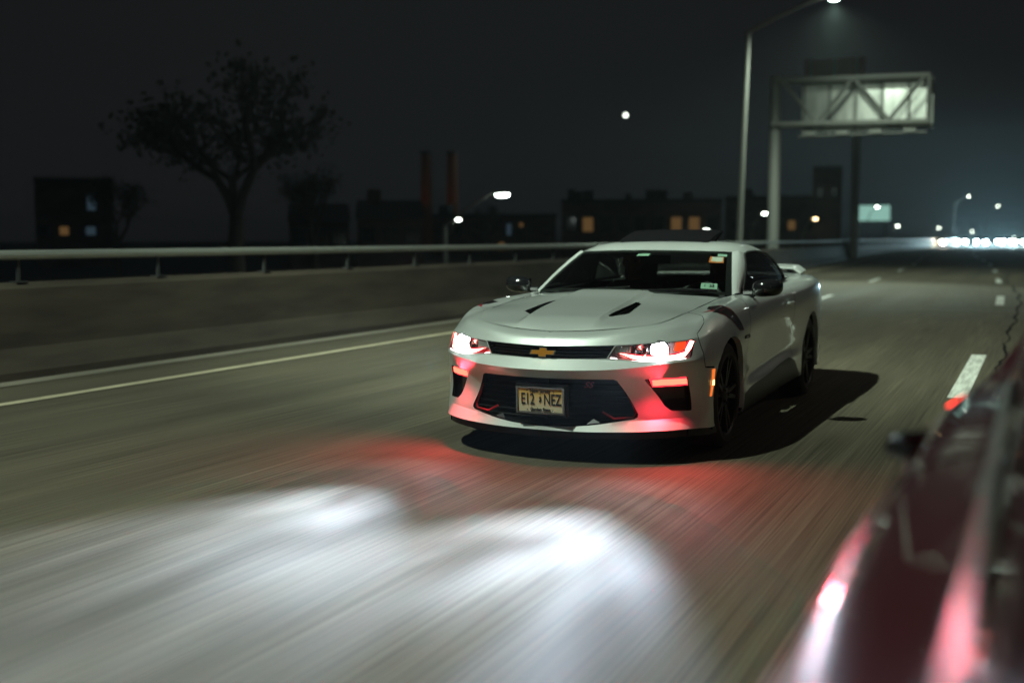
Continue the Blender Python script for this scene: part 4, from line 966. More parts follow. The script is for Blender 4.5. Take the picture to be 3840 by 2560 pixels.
# ==================================================================== PEOPLE IN THE CAR
M['skin_a'] = mat('skin_brown', (.20, .10, .06), .5); M['skin_b'] = mat('skin_tan', (.33, .19, .13), .5)
M['shirt'] = mat('dark_shirt', (.02, .02, .022), .85); M['shirt2'] = mat('grey_shirt', (.05, .045, .045), .85); M['eye'] = mat('dark_eye', (.05, .04, .035), .15); M['hair'] = mat('black_hair', (.01, .008, .007), .7)
def person(x0, label, skin, shirt, hands, look=0):
    # seated, facing -Y; one continuous body grown from a skinned skeleton, head sculpted onto the neck
    J = {'pelvis': (0, 2.80, .58), 'belly': (0, 2.80, .72), 'chest': (0, 2.84, .90), 'neck0': (0, 2.85, 1.0), 'neck1': (0, 2.83, 1.06), 'head0': (0, 2.815, 1.11), 'head1': (0, 2.81, 1.17)}
    rad = {'pelvis': .15, 'belly': .14, 'chest': .15, 'neck0': .065, 'neck1': .052, 'head0': .07, 'head1': .075}
    E_ = [('pelvis', 'belly'), ('belly', 'chest'), ('chest', 'neck0'), ('neck0', 'neck1'), ('neck1', 'head0'), ('head0', 'head1')]
    for s_, k in ((1, 'r'), (-1, 'l')):
        J['sh'+k] = (s_*.19, 2.85, .94); J['el'+k] = (s_*.26, 2.68, .72); hx, hy, hz = hands[0 if s_ > 0 else 1]; J['wr'+k] = (hx, hy+.06, hz-.02); J['ha'+k] = (hx, hy, hz)
        J['hip'+k] = (s_*.10, 2.74, .57); J['kn'+k] = (s_*.14, 2.34, .62); J['an'+k] = (s_*.12, 2.05, .40); J['to'+k] = (s_*.12, 1.92, .38)
        for n_, r_ in (('sh', .075), ('el', .048), ('wr', .03), ('ha', .042), ('hip', .09), ('kn', .065), ('an', .042), ('to', .035)): rad[n_+k] = r_
        E_ += [('chest', 'sh'+k), ('sh'+k, 'el'+k), ('el'+k, 'wr'+k), ('wr'+k, 'ha'+k), ('pelvis', 'hip'+k), ('hip'+k, 'kn'+k), ('kn'+k, 'an'+k), ('an'+k, 'to'+k)]
        for f_ in range(5):   # fingers curled forward
            a = 'f%d%s' % (f_, k); b_ = 'g%d%s' % (f_, k)
            sx = (f_-1.5)*.019 if f_ < 4 else -s_*.045; ln = (.035, .042, .04, .03, .02)[f_]
            J[a] = (hx+sx, hy-.03-(0 if f_ < 4 else -.03), hz+.028); J[b_] = (hx+sx, hy-.03-ln, hz+.008); rad[a] = .010; rad[b_] = .009
            E_ += [('ha'+k, a), (a, b_)]
    names = list(J); me = bpy.data.meshes.new('sk'); me.from_pydata([J[n_] for n_ in names], [(names.index(a), names.index(b)) for a, b in E_], [])
    o = bpy.data.objects.new('sk', me); COL.objects.link(o); o.modifiers.new('s', 'SKIN'); sd = o.modifiers.new('d', 'SUBSURF'); sd.levels = sd.render_levels = 2
    if not me.skin_vertices: bpy.context.view_layer.objects.active = o; bpy.context.view_layer.update()
    lay = me.skin_vertices[0].data
    for i, n_ in enumerate(names): lay[i].radius = (rad[n_], rad[n_]*(.72 if n_ in ('belly', 'chest') else 1)); lay[i].use_root = (n_ == 'pelvis')
    dg = bpy.context.evaluated_depsgraph_get(); dg.update(); bm_ = bpy.data.meshes.new_from_object(o.evaluated_get(dg)); bpy.data.objects.remove(o)
    V = [tuple(v.co) for v in bm_.vertices]; F = [tuple(p.vertices) for p in bm_.polygons]
    # sculpted head shell around the neck end
    hv = []; hf = []; nU, nW = 28, 22; hc = Vector((0, 2.80, 1.165))
    for i in range(nW+1):
        ph = -math.pi/2+math.pi*i/nW
        for j in range(nU):
            th = 2*math.pi*j/nU; d = Vector((math.cos(ph)*math.sin(th), -math.cos(ph)*math.cos(th), math.sin(ph)))
            r_ = Vector((.076*d.x, .098*d.y, .115*d.z)); f = max(0, -d.y)
            if d.z < 0: r_.x *= 1-.28*d.z*d.z*1.2; r_.y *= 1-.12*(-d.z)
            r_.y -= .024*f*math.exp(-(d.x/.16)**2)*math.exp(-((d.z+.12)/.17)**2)       # nose
            r_.y += .014*f*(math.exp(-((abs(d.x)-.36)/.16)**2))*math.exp(-((d.z-.05)/.10)**2)   # eye sockets
            r_.y -= .006*f*math.exp(-(d.x/.25)**2)*math.exp(-((d.z+.42)/.07)**2)       # lips
            r_.y -= .010*f*math.exp(-(d.x/.3)**2)*math.exp(-((d.z+.72)/.13)**2)        # chin
            r_.x += math.copysign(.014, d.x)*math.exp(-((abs(d.x)-1)/.10)**2)*math.exp(-((d.z+.05)/.22)**2) if abs(d.x) > .7 else 0  # ears
            hv.append(Matrix.Rotation(look, 3, 'Z') @ r_+hc)
    for i in range(nW):
        for j in range(nU): hf.append((i*nU+j, i*nU+(j+1) % nU, (i+1)*nU+(j+1) % nU, (i+1)*nU+j))
    b = len(V); nb = len(F); V = V+[tuple(v) for v in hv]; F = F+[tuple(k+b for k in f) for f in hf]
    V = [(v[0]+x0, v[1], v[2]) for v in V]
    t = empty('person', (x0, 2.80, .50), label, 'person')
    o = mesh('body', V, F, [M[shirt], M[skin]], t, 80)
    for i, p in enumerate(o.data.polygons):
        c = p.center
        if i >= nb or c.z > 1.015 or min((Vector((c.x-x0, c.y, c.z))-Vector(h_)).length for h_ in hands) < .085: p.material_index = 1
    # hair cap, eyes
    hv2 = []; hf2 = []
    for i in range(9):
        ph = R(12)+R(78)*i/8
        for j in range(nU):
            th = 2*math.pi*j/nU; d = Vector((math.cos(ph)*math.sin(th), -math.cos(ph)*math.cos(th), math.sin(ph)))
            drop = -.055*max(0, d.y)*(1-i/8)+.035*max(0, -d.y)*(1-i/8)
            hv2.append(Matrix.Rotation(look, 3, 'Z') @ Vector((.082*d.x, .104*d.y, .122*d.z+drop))+hc+Vector((x0, 0, 0)))
    for i in range(8):
        for j in range(nU): hf2.append((i*nU+j, i*nU+(j+1) % nU, (i+1)*nU+(j+1) % nU, (i+1)*nU+j))
    mesh('hair', hv2, hf2, M['hair'], t, 60)
    for s_ in (1, -1):
        m_ = MB(); e_ = Matrix.Rotation(look, 3, 'Z') @ Vector((s_*.031, -.079, .006))+hc+Vector((x0, 0, 0)); m_.lathe([(-.008, .001), (-.005, .006), (0, .009), (.005, .006), (.008, .001)], e_, 'y', 12); m_.build('eye', M['eye'], t)
    return t
person(.37, 'driver of the white car in a dark top behind the steering wheel', 'skin_a', 'shirt', ((.13, 2.20, .90), (-.14, 2.22, .93)))
person(-.37, 'passenger of the white car in a dark top in the other front seat', 'skin_b', 'shirt2', ((.12, 2.40, .68), (-.12, 2.42, .68)), .15)

# ==================================================================== OTHER CARS (lofted bodies)
M['red_paint'] = mat('red_paint', (.045, .0008, .003), .3, coat=1, coat_r=.02)
M['dark_paint'] = mat('dark_paint', (.03, .03, .035), .3, coat=1)
M['silver_paint'] = mat('silver_paint', (.25, .26, .27), .35, metal=.5, coat=1)
M['trim'] = mat('satin_trim', (.22, .28, .28), .35, metal=.8)
M['tail'] = emission('tail_lamp', (1, .03, .02), 6)
M['glass_dark'] = mat('dark_glass', (.006, .007, .007), .03, spec=.6)
M['far_head'] = emission('far_headlamp', (.62, .93, 1), 8000); M['far_head_b'] = emission('far_headlamp_blue', (.5, .86, 1), 9000); M['far_head_warm'] = emission('far_headlamp_warm', (1, .78, .5), 2400)
LY = [0, -.10, -.5, -1.2, -2.2, -3.1, -3.55, -4.0, -4.5, -4.75]
LW = [[(.70,.40),(.74,.45),(.78,.55),(.82,.75),(.845,.93),(.80,1.00),(.735,1.09),(.66,1.22),(.57,1.36),(0,1.40)],
 [(.78,.30),(.82,.36),(.86,.55),(.89,.75),(.885,.925),(.83,.985),(.737,1.06),(.66,1.27),(.585,1.44),(0,1.49)],
 [(.82,.25),(.88,.32),(.905,.55),(.918,.75),(.915,.92),(.865,.975),(.742,1.035),(.66,1.29),(.58,1.48),(0,1.55)],
 [(.82,.25),(.89,.32),(.908,.55),(.915,.75),(.920,.918),(.870,.970),(.745,1.022),(.655,1.29),(.575,1.49),(0,1.57)],
 [(.82,.25),(.89,.32),(.905,.55),(.912,.75),(.918,.912),(.868,.962),(.745,1.012),(.65,1.28),(.57,1.48),(0,1.56)],
 [(.82,.25),(.89,.32),(.905,.55),(.912,.74),(.915,.90),(.865,.95),(.745,1.0),(.64,1.22),(.55,1.38),(0,1.46)],
 [(.82,.25),(.89,.32),(.905,.55),(.912,.73),(.91,.88),(.86,.935),(.735,.98),(.62,1.02),(.45,1.05),(0,1.09)],
 [(.82,.25),(.88,.32),(.905,.52),(.91,.70),(.90,.84),(.84,.90),(.70,.94),(.5,.965),(.3,.98),(0,.99)],
 [(.76,.25),(.82,.30),(.85,.48),(.85,.64),(.82,.76),(.76,.82),(.62,.86),(.45,.885),(.25,.90),(0,.905)],
 [(.55,.28),(.60,.33),(.64,.46),(.64,.58),(.60,.68),(.55,.72),(.45,.75),(.32,.765),(.18,.775),(0,.78)]]
LW = np.array(LW, float); RVs = np.array([0, .1, .32, .52, .70, .78, .92, 1.2, 1.42, 2.0]); LYa = -np.array(LY)
def loft_pts(y, v):
    rows = ncs(LYa, np.concatenate([LW, np.broadcast_to(np.array(LY)[:, None, None], LW.shape[:2]+(1,))], 2), -np.asarray(y, float))
    P = pchip_rows(RVs, rows, np.asarray(v, float)); return np.column_stack([-P[:, 0], np.asarray(y, float), P[:, 1]])
def loft_car(name, loc, paint, label, group, head, detail=True, tail=True):
    t = empty(name, loc, label, 'car', group); O = np.array(loc)
    ys = np.concatenate([[0, -.03, -.07, -.12], np.arange(-.2, -4.7, -.1), [-4.7, -4.75]]); vv = np.concatenate([np.linspace(0, .92, 24), np.linspace(.95, 1.42, 12), np.linspace(1.5, 2, 6)])
    if not detail: ys = np.array(LY); vv = RVs
    g = np.array([(a, b) for a in ys for b in vv]); P = loft_pts(g[:, 0], g[:, 1]); n = len(vv)
    Fb, Fw, Fs = [], [], []
    for i in range(len(ys)-1):
        for j in range(n-1):
            yc, vc = (ys[i]+ys[i+1])/2, (vv[j]+vv[j+1])/2; q = P[[i*n+j, (i+1)*n+j+1]].mean(0); f = (i*n+j, i*n+j+1, (i+1)*n+j+1, (i+1)*n+j)
            if any(math.hypot(yc-w_, q[2]-.34) < .37 for w_ in (-.95, -3.78)) and vc < .75: continue
            if -3.05 < yc < -.35 and .955 < vc < 1.36: Fs.append(f); continue
            if -3.6 < yc <= -3.0 and vc > .96: Fw.append(f); continue
            Fb.append(f)
    m2 = lambda V, F: (MB().add(V, F).add(*mirror(V, F)))
    def mkb(F, nm, m, par=t, sides=False):
        V, F = submesh(P, F); V, F = orient(V, F, (0, -2.3, .7)); out = []
        if sides:
            for VV, FF in ((V, F), mirror(V, F)): out.append(mesh(nm, np.array(VV)+O, FF, m, par, 40))
        else:
            mb = m2(V, F); out.append(mesh(nm, np.array(mb.V)+O, mb.F, m, par, 40))
        return out[0]
    body = mkb(Fb, 'body', paint); mkb(Fw, 'windshield', M['glass_dark']); mkb(Fs, 'side_window', M['glass_dark'], sides=True)
    ring = loft_pts(np.full(len(vv), ys[0]), vv); V = [tuple(p+O) for p in ring]+[(-p[0]+O[0], p[1]+O[1], p[2]+O[2]) for p in ring[::-1]]; mesh('tailgate', V, [tuple(range(len(V)))], paint, t, None)
    ring = loft_pts(np.full(len(vv), ys[-1]), vv); V = [tuple(p+O) for p in ring]+[(-p[0]+O[0], p[1]+O[1], p[2]+O[2]) for p in ring[::-1]]; mesh('front_fascia', V, [tuple(range(len(V)))], M['black'], t, None)
    MB().box(O+np.array([0, -2.35, .24]), (1.5, 4.3, .06)).build('underbody', M['liner'], t, smooth=None)
    for sgn in (1, -1):
        for w_ in (-.95, -3.78):
            c = (O[0]+sgn*.90, O[1]+w_, O[2]+.34)
            wl = MB().lathe([(-.2*sgn, .2), (-.2*sgn, .33), (-.17*sgn, .34), (-.03*sgn, .34), (0, .31), (-.01*sgn, .235), (-.05*sgn, .2), (-.06*sgn, .001)], c, 'x', 24 if detail else 12).build('wheel', M['rubber'], t)
        hp = O+np.array([sgn*.62, -4.60, .66])
        MB().lathe([(-.12, .03), (-.10, .14), (-.05, .21), (.03, .22)], hp, 'y', 12).build('headlight', M[head], t)
        if tail:
            a = loft_pts([-.01, -.01, -.22, -.22], [.56, .76, .76, .60]); a = a*[1, 1, 1]+[-.004, .012, 0]; mesh('tail_light', [(O[0]-sgn*-1*p[0]*1.0 if False else O[0]+(-sgn)*abs(p[0]), O[1]+p[1], O[2]+p[2]) for p in a], [(0, 1, 2, 3)], M['tail'], t, None)
    return t, O
red, RO = loft_car('red_car', (3.40, -3.30, 0), M['red_paint'], 'glossy red car in the near lane, cropped by the lower right corner', None, 'chrome')
# trim of the red car: belt moulding, window pillar, door seams, handles
for sgn in (-1, 1):
    ys = np.linspace(-.35, -3.05, 40); A = loft_pts(ys, np.full(40, .918)); B = loft_pts(ys, np.full(40, .955)); A = A+[-.006, 0, .004]; B = B+[-.006, 0, .004]
    V = [tuple(p) for p in A]+[tuple(p) for p in B]; V = [(-sgn*-1*x if False else (x if sgn < 0 else -x), y, z) for x, y, z in V]
    mesh('belt_moulding', np.array(V)+RO, [(i, i+1, 41+i, 40+i) for i in range(39)], M['trim'], red, 40)
    for y0 in (-.60,):
        A = loft_pts([y0, y0-.08, y0-.15, y0-.22], [.735]*4); A = A+np.array([[.01, 0, 0], [-.035, 0, .0], [-.035, 0, 0], [.01, 0, 0]])
        pts = [Vector(((x if sgn < 0 else -x), y, z))+Vector(RO) for x, y, z in A]
        hd = MB().tube(pts, [.016, .02, .02, .016], 10).build('door_handle', M['gloss_black'], red)
        MB().tube([p+Vector((sgn*.012, 0, .016)) for p in pts[1:3]], .005, 6).build('handle_strip', M['chrome'], hd)
    for y0 in (-1.10, -2.25):
        vs_ = np.linspace(.12, .90, 16); A = loft_pts(np.full(16, y0), vs_); pts = [Vector(((x if sgn < 0 else -x), y, z))+Vector(RO) for x, y, z in A]
        MB().tube(pts, .0035, 5).build('door_seam', M['liner'], red)
    vs_ = np.linspace(.94, 1.38, 10)
    for y0 in (-.35, -1.12, -2.2):
        A = loft_pts(np.full(10, y0), vs_); B = loft_pts(np.full(10, y0-.08), vs_); V = [tuple(p+[-.004, 0, 0]) for p in A]+[tuple(p+[-.004, 0, 0]) for p in B]; V = [((x if sgn < 0 else -x), y, z) for x, y, z in V]
        mesh('window_pillar', np.array(V)+RO, [(i, i+1, 11+i, 10+i) for i in range(9)], M['gloss_black'], red, 40)
for sgn in (-1, 1):
    for w_ in (-.95, -3.78):
        pts = []
        for a in np.linspace(-20, 200, 30):
            y_, z_ = w_-.395*math.cos(R(a)), .34+.395*math.sin(R(a)); vq = np.linspace(0, .78, 60); q_ = loft_pts(np.full(60, y_), vq); k_ = int(np.argmin(abs(q_[:, 2]-z_))); pts.append(Vector((sgn*abs(q_[k_, 0])+RO[0], y_+RO[1], z_)))
        MB().tube(pts, .035, 8).build('arch_trim', M['black'], red)
# oncoming queue far behind: one prototype per paint, copied
far = [(-12.2, 192, 0, 'far_head_warm'), (-10.6, 228, 1, 'far_head'), (-5.9, 196, 0, 'far_head_b'), (-4.3, 250, 2, 'far_head'), (-.4, 207, 1, 'far_head'), (-3.0, 238, 0, 'far_head_b')]
names_ = ['leftmost of the far cars coming with lit headlights, warm lamps', 'second of the far cars from the barrier, lit white headlights', 'third of the far cars from the barrier, lit white headlights', 'fourth of the far cars from the barrier, lit white headlights', 'rightmost of the far cars with lit white headlights', 'farthest of the far cars, lit headlights between third and fourth']
for (x, y, p_, hm), lb in zip(far, names_):
    loft_car('distant_car', (x, y+4.75, 0), M[('dark_paint', 'silver_paint', 'dark_paint')[p_]], lb, 'cars queueing far down the road', hm, detail=False, tail=False)

# ==================================================================== BACKGROUND
def at(az, d, el=None):
    x, y = CAM.x+d*math.sin(R(az)), CAM.y+d*math.cos(R(az)); return (x, y) if el is None else (x, y, CAM.z+d*math.tan(R(el)))
# cantilever sign gantry seen from behind
gx0, gy0 = at(-11.82, 51.5); gz = -.3
g = empty('sign_gantry', (gx0, gy0, 0), 'steel cantilever sign gantry seen from behind over the road', 'sign')
M['alu'] = mat('sign_back_aluminium', (.36, .37, .34), .30, metal=.6); add_noise_color(M['alu'], 1, (2.5, 1, .7), (.38, .39, .36), (.7, .71, .66), 4, .3, .7)
MB().tube([(gx0, gy0, gz), (gx0, gy0, 8.3)], [.27, .24], 16).build('post', M['galv_dull'], g)
MB().lathe([(0, .45), (.25, .42), (.3, .3)], (gx0, gy0, -.1), 'z', 16).build('post_base', M['concrete'], g)
xe = gx0+6.3
for z in (6.15, 8.0):
    for dy in (-.45, .45): MB().tube([(gx0-.05, gy0+dy, z+.08), (xe, gy0+dy, z-.05)], .11, 10).build('truss_chord', M['galv_dull'], g)
for i in range(4):
    x0, x1 = gx0+.4+i*1.45, gx0+.4+(i+1)*1.45; za, zb = (8.0, 6.2) if i % 2 == 0 else (6.2, 8.0)
    MB().tube([(x0, gy0-.45, za), (x1, gy0-.45, zb)], .085, 8).build('truss_brace', M['galv_dull'], g)
    MB().tube([(x1, gy0-.45, 8.0), (x1, gy0+.45, 8.0)], .05, 6).build('truss_tie', M['galv_dull'], g)
    MB().tube([(x1, gy0-.45, 6.2), (x1, gy0+.45, 6.2)], .05, 6).build('truss_tie', M['galv_dull'], g)
MB().tube([(xe, gy0-.45, 6.05), (xe, gy0-.45, 7.95)], .1, 8).build('truss_end', M['galv_dull'], g)
for i in range(5):
    x0 = gx0+1.0+i*1.08
    MB().box((x0+.52, gy0+.78, 6.95), (1.05, .04, 2.05)).build('sign_panel', M['alu'], g, smooth=None)
    MB().box((x0+.1, gy0+.70, 6.95), (.09, .10, 2.35)).build('sign_stiffener', M['galv_dull'], g, smooth=None)
MB().box((gx0+3.6, gy0+.35, 5.72), (5.2, .75, .05)).build('catwalk', M['galv_dull'], g, smooth=None)
for i in range(4): MB().box((gx0+1.5+i*1.35, gy0-.02, 5.80), (.5, .3, .16)).build('sign_lamp', M['galv_dull'], g, smooth=None)
# tall red-brown billboard behind the gantry
bx0, by0 = at(-9.1, 84); bb = empty('billboard', (bx0, by0, -.3), 'unlit red-brown billboard back standing above the sign gantry', 'billboard')
M['rust'] = mat('red_brown_panel', (.16, .03, .025), .6); add_noise_color(M['rust'], 1, (1.2, 1, .6), (.28, .04, .035), (.42, .08, .06), 3)
for i in range(4): MB().box((bx0-1.52+i*1.02, by0, 12.4), (1.0, .12, 2.7)).build('board_panel', M['rust'], bb, smooth=None)
for x in (-1.6, 0, 1.5): MB().box((bx0+x, by0-.12, 12.0), (.14, .12, 3.4)).build('board_rib', M['galv_dull'], bb, smooth=None)
px_, py_ = at(-8.04, 84.3); MB().tube([(px_, py_, -.3), (px_, py_, 11.2)], .30, 12).build('board_post', M['galv_dull'], bb)
# lit advertising board
lx, ly, lz = at(-7.25, 165, 1.15); lb_ = empty('lit_billboard', (lx, ly, -.3), 'brightly lit pale green billboard low beside the road', 'billboard')
M['adlit'] = emission('backlit_panel', (.45, .85, .72), .55)
MB().box((lx, ly, lz+.15), (4.6, .25, 2.1)).build('lit_face', M['adlit'], lb_, smooth=None)
MB().box((lx, ly+.3, lz+.15), (4.9, .2, 2.4)).build('board_case', M['dark_paint'], lb_, smooth=None)
for x in (-1.7, 1.7): MB().tube([(lx+x, ly+.3, -.3), (lx+x, ly+.3, lz)], .15, 8).build('board_leg', M['galv_dull'], lb_)
# buildings
M['brick_dark'] = mat('dark_brick', (.035, .026, .024), .85); add_noise_color(M['brick_dark'], .8, (1, 1, 2), (.11, .08, .075), (.17, .12, .11), 5)
M['roof_dark'] = mat('dark_roof', (.09, .09, .095), .8)
M['win_warm'] = emission('lit_window_warm', (1, .55, .2), .09); M['win_cool'] = emission('lit_window_cool', (.45, .75, 1), .045); M['win_off'] = mat('dark_window', (.01, .012, .014), .08)
def building(az0, az1, d, el, label, wins, roofbits=(), depth=9, gable=False, name='building'):
    a, b = Vector(at(az0, d)), Vector(at(az1, d)); ux = (b-a).normalized(); L = (b-a).length; n_ = Vector((-ux.y, ux.x)); n_ = n_ if n_.dot(a-Vector((CAM.x, CAM.y))) > 0 else -n_
    h = CAM.z+d*math.tan(R(el)); t = empty(name, (*(a+b)/2, -.35), label, 'building')
    def P(s_, dp, z): q = a+ux*s_*L+n_*dp; return (q.x, q.y, z)
    V = [P(0, 0, -.35), P(1, 0, -.35), P(1, depth, -.35), P(0, depth, -.35), P(0, 0, h), P(1, 0, h), P(1, depth, h), P(0, depth, h)]
    F = [(0, 1, 5, 4), (1, 2, 6, 5), (2, 3, 7, 6), (3, 0, 4, 7)]
    mesh('wall', V, F, M['brick_dark'], t, None)
    if gable:
        rh = gable; mesh('roof', [P(-.03, -.3, h), P(1.03, -.3, h), P(1.03, depth+.3, h), P(-.03, depth+.3, h), P(-.03, depth/2, h+rh), P(1.03, depth/2, h+rh)], [(0, 1, 5, 4), (2, 3, 4, 5), (0, 4, 3), (1, 2, 5)], M['roof_dark'], t, None)
        MB().box(P(.25, depth*.4, h+rh), (.6, .6, 1.2)).build('chimney', M['brick_dark'], t, smooth=None)
    else:
        mesh('roof', [P(-.005, -.15, h), P(1.005, -.15, h), P(1.005, depth+.15, h), P(-.005, depth+.15, h), P(-.005, -.15, h+.35), P(1.005, -.15, h+.35), P(1.005, depth+.15, h+.35), P(-.005, depth+.15, h+.35)], [(0, 1, 5, 4), (1, 2, 6, 5), (2, 3, 7, 6), (3, 0, 4, 7), (4, 5, 6, 7)], M['roof_dark'], t, None)
    for s_, w_, hh in roofbits: MB().box(P(s_, 3, h+.35+hh/2), (w_, w_, hh)).build('roof_unit', M['roof_dark'], t, smooth=None)
    for (s_, z, w_, hh, mm) in wins:
        hw = w_/2/L; fr = mesh('window', [P(s_-hw-.12/L, -.06, z-hh/2-.12), P(s_+hw+.12/L, -.06, z-hh/2-.12), P(s_+hw+.12/L, -.06, z+hh/2+.12), P(s_-hw-.12/L, -.06, z+hh/2+.12)], [(0, 1, 2, 3)], M['roof_dark'], t, None)
        mesh('pane', [P(s_-hw, -.09, z-hh/2), P(s_+hw, -.09, z-hh/2), P(s_+hw, -.09, z+hh/2), P(s_-hw, -.09, z+hh/2)], [(0, 1, 2, 3)], M[mm], fr, None)
rw = random.Random(5)
def grid_w(n, z, w_, h_, lit): return [((i+.5)/n, z, w_, h_, lit.get(i, 'win_off')) for i in range(n)]
building(-22.1, -14.3, 92, 1.75, 'long flat-roofed dark building with a few lit windows behind the barrier', grid_w(9, 2.5, .8, 1.1, {1: 'win_warm', 6: 'win_warm', 7: 'win_warm'}), [(.05, .5, .9), (.10, .5, .7), (.16, .6, .8), (.42, .4, .5), (.6, 1.4, .8), (.8, .6, .6)])
building(-14.1, -8.7, 118, 1.9, 'dark block with small lit windows behind the sign gantry post', grid_w(6, 2.7, .7, .9, {0: 'win_off', 3: 'win_warm'}), [(.2, 1, .8)])
building(-9.99, -8.65, 108, 3.25, 'narrow dark tower rising just left of the billboard post', grid_w(2, 5.5, .5, .8, {}), (), 4)
building(-35.5, -32.6, 62, .85, 'dark house with low gabled roof left of the small street lamp', grid_w(3, 1.5, .7, .7, {}), (), 8, 1.1, 'house')
building(-32.2, -29.0, 66, 1.0, 'dark gabled house with chimney right beside the small street lamp pole', grid_w(3, 1.6, .7, .7, {}), (), 8, 1.2, 'house')
building(-47, -43.6, 75, 2.6, 'dark block at the left edge with bluish lit windows', [(.36, 1.9, .5, .5, 'win_warm'), (.70, 1.9, .55, .5, 'win_cool'), (.72, 3.6, .5, .9, 'win_cool'), (.1, 1.9, .5, .5, 'win_off')], (), 8)
building(-28.5, -22.4, 125, 1.1, 'low dark terrace with one blue and one amber window behind the rail', [(.62, 2.4, .5, 1.2, 'win_cool'), (.72, 2.9, .4, .4, 'win_warm'), (.56, .6, .6, .8, 'win_warm'), (.2, 2.2, .6, .8, 'win_off')], [(.1, 1.2, 1.0), (.5, .8, .9)])
# brick chimney stacks lit from below by a sodium lamp
M['stack'] = mat('orange_brick', (.30, .11, .045), .8); M['sodium'] = emission('sodium_glow', (1, .45, .08), 8)
for az, lab in ((-28.80, 'left of two tall brick chimney stacks lit orange'), (-27.52, 'right of two tall brick chimney stacks lit orange')):
    x, y = at(az, 190); t = empty('chimney_stack', (x, y, -.35), lab, 'chimney', 'brick chimney stacks')
    MB().lathe([(-.35, 1.05), (8, .95), (15.3, .78)], (x, y, 0), 'z', 20).build('shaft', M['stack'], t); MB().lathe([(15.0, .80), (15.1, .98), (15.6, .98), (15.7, .7)], (x, y, 0), 'z', 20).build('crown', M['brick_dark'], t)
    ld = bpy.data.lights.new('sodium_lamp', 'SPOT'); ld.energy = 32; ld.color = (1, .42, .1); ld.spot_size = R(70); ld.spot_blend = .8; ld.shadow_soft_size = .1
    lo = bpy.data.objects.new('sodium_lamp', ld); COL.objects.link(lo); lo.location = (x+.8, y-5.5, 6); lo.rotation_euler = (Vector((x, y, 10.5))-lo.location).to_track_quat('-Z', 'Y').to_euler(); attach(lo, t)
# small lamps on streets below and far down the road
def far_lamp(az, el, d, lab, gm='lamp_far', arm=-1.2, r=.09, hl=.6):
    x, y, z = at(az, d, el); sgn = 1 if arm > 0 else -1
    return street_lamp((x-arm-sgn*hl*.5, y, -.3), z+.35, abs(arm), 0 if arm > 0 else math.pi, lab, 0, r, gm, headlen=hl)
x, y, z = at(-25.19, 58, 2.24)
street_lamp((x-3.0, y-.2, -.3), z+.33, 2.6, R(5), 'small lit street lamp with curved arm left of the chimneys\' base', 0, .16, 'lamp_glass', headlen=1.1)
for az, el, d, lab, gm, arm in ((-3.02, 1.95, 244, 'far lit street lamp, highest of those above the queueing cars', 'lamp_far', 2.2), (-1.77, 1.48, 300, 'far lit street lamp at the right edge above the far gantry', 'lamp_far', 2.2), (-4.26, .5, 260, 'far lit street lamp just above the leftmost far headlights', 'lamp_far', 1.2),
    (-8.0, .79, 150, 'low lit lamp left of the lit billboard', 'lamp_far', .8), (-6.09, .61, 190, 'low lit lamp right of the lit billboard', 'lamp_far', .8), (-7.03, 1.5, 155, 'lit lamp standing in front of the lit billboard', 'lamp_far', .8),
    (-12.22, 1.25, 100, 'lit lamp between the tall lamp pole and the gantry post', 'lamp_far', .8), (-9.84, .98, 104, 'amber lit lamp low on the dark tower', 'lamp_warm', .8), (-27.22, 1.0, 90, 'tiny lit lamp right of the small street lamp pole', 'lamp_far', .8), (-2.82, .32, 320, 'far lit lamp just above the middle far headlights', 'lamp_far', 1.0), (-1.05, .05, 330, 'far lit lamp low at the right edge', 'lamp_far', 1.0), (-15.0, .45, 88, 'tiny lit lamp over the white car roof', 'lamp_far', .6)):
    far_lamp(az, el, d, lab, gm, arm)
# far overhead gantry at right edge
x0, y0 = at(-2.25, 290); fg = empty('far_gantry', (x0, y0, 0), 'distant overhead gantry above the queueing cars', 'sign')
for dx in (0, 17): MB().tube([(x0+dx, y0, -.2), (x0+dx, y0, 6.6)], .2, 8).build('leg', M['galv_dull'], fg)
for z in (6.0, 6.7): MB().tube([(x0, y0, z), (x0+17, y0, z)], .12, 8).build('beam', M['galv_dull'], fg)
# moon
M['moon'] = emission('moonlit_disc', (.9, 1, .85), 5)
mx_, my_, mz_ = at(-18.98, 3000, 6.01); V = []; F = []
mo = MB()
for i in range(9):
    ph = -math.pi/2+math.pi*i/8
    for j in range(16): V.append((mx_+5*math.cos(ph)*math.cos(j*math.pi/8), my_+5*math.cos(ph)*math.sin(j*math.pi/8), mz_+5*math.sin(ph)))
for i in range(8):
    for j in range(16): F.append((i*16+j, i*16+(j+1) % 16, (i+1)*16+(j+1) % 16, (i+1)*16+j))
mesh('moon', V, F, M['moon'], None, 60, label='small bright moon alone in the dark sky', cat='moon')
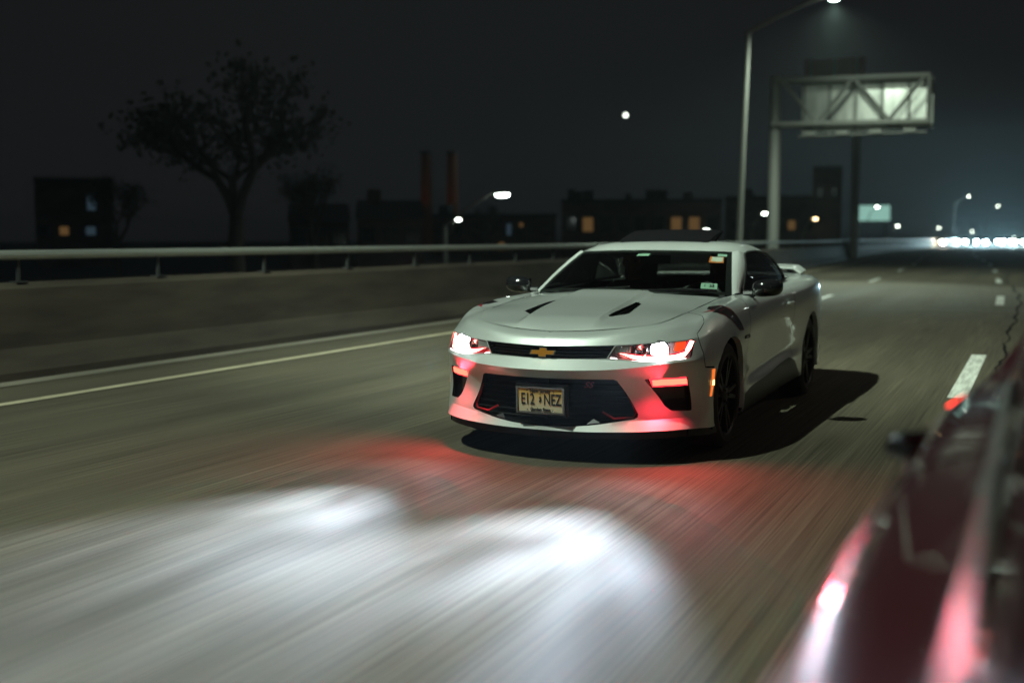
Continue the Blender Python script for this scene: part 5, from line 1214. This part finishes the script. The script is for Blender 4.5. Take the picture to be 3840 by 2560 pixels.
# trees beyond the barrier
M['bark'] = mat('bark', (.14, .12, .1), .9); M['leaf'] = mat('night_foliage', (.10, .12, .085), .8)
def tree(az, d, h, spread, lab, leaves, seed):
    rg = random.Random(seed); x, y = at(az, d); t = empty('tree', (x, y, -.35), lab, 'tree', 'trees beyond the barrier')
    tr = MB(); tips = []
    def grow(p, dr, ln, r, lev):
        q = p+dr*ln; m_ = p+dr*ln*.5+Vector((rg.uniform(-1, 1), rg.uniform(-1, 1), 0))*ln*.05
        tr.tube([p, m_, q], [r, r*.85, r*.68], 6 if lev < 2 else 4, False)
        if lev >= 2: tips.append(q)
        if lev >= 4: return
        for k in range(3 if lev < 3 else 2):
            a = rg.uniform(0, 6.28); s_ = rg.uniform(.35, .8)*spread; nd = (dr+Vector((math.cos(a)*s_, math.sin(a)*s_, rg.uniform(-.05, .35)))).normalized(); grow(q, nd, ln*rg.uniform(.70, .92), r*.6, lev+1)
    grow(Vector((x, y, -.35)), Vector((0, 0, 1)), h*.16, h*.022, 0)
    tr.build('trunk', M['bark'], t, 60)
    V = []; F = []
    for tp in tips:
        for k in range(leaves):
            c = tp+Vector((rg.gauss(0, .55), rg.gauss(0, .55), rg.gauss(0, .45)))*h*.045; s_ = h*.0085*rg.uniform(.6, 1.3)
            u_ = Vector((rg.gauss(0, 1), rg.gauss(0, 1), rg.gauss(0, 1))).normalized()*s_; v_ = u_.orthogonal()*rg.uniform(.5, .9); b = len(V)
            V += [c-u_, c+v_*.6, c+u_, c-v_*.6]; F.append((b, b+1, b+2, b+3))
    if leaves: mesh('crown', V, F, M['leaf'], t, None)
tree(-38.0, 42, 15.5, 1.6, 'big dark tree filling the left part of the sky', 22, 3)
tree(-34.3, 60, 9, .9, 'dark tree right behind the big one, lower crown', 16, 5)
tree(-43.5, 64, 9, .9, 'dark tree at the left edge behind the barrier', 16, 8)
tree(-25.9, 110, 9.5, .8, 'bare tree beside the brick chimney stacks', 0, 11)
tree(-12.8, 105, 5.5, .9, 'low dark tree behind the tall lamp pole', 10, 15)

# ==================================================================== HAZE (added for lamp glow and lifted blacks)
hz = bpy.data.materials.new('glow_haze_volume'); hz.use_nodes = True; n_ = hz.node_tree.nodes; n_.clear(); ho = n_.new('ShaderNodeOutputMaterial'); pv = n_.new('ShaderNodeVolumePrincipled')
pv.inputs['Color'].default_value = (.72, .9, .95, 1); pv.inputs['Density'].default_value = HAZE; pv.inputs['Anisotropy'].default_value = .2
hz.node_tree.links.new(pv.outputs[0], ho.inputs['Volume'])
if HAZE: MB().box((0, 450, 10), (1900, 1600, 23)).build('glow_haze', hz, smooth=None, kind='stuff')

for k in ('win_warm', 'win_cool', 'moon', 'adlit', 'lamp_far', 'lamp_warm', 'amber', 'marker', 'marker_hot', 'sodium'): M[k].cycles.emission_sampling = 'NONE'
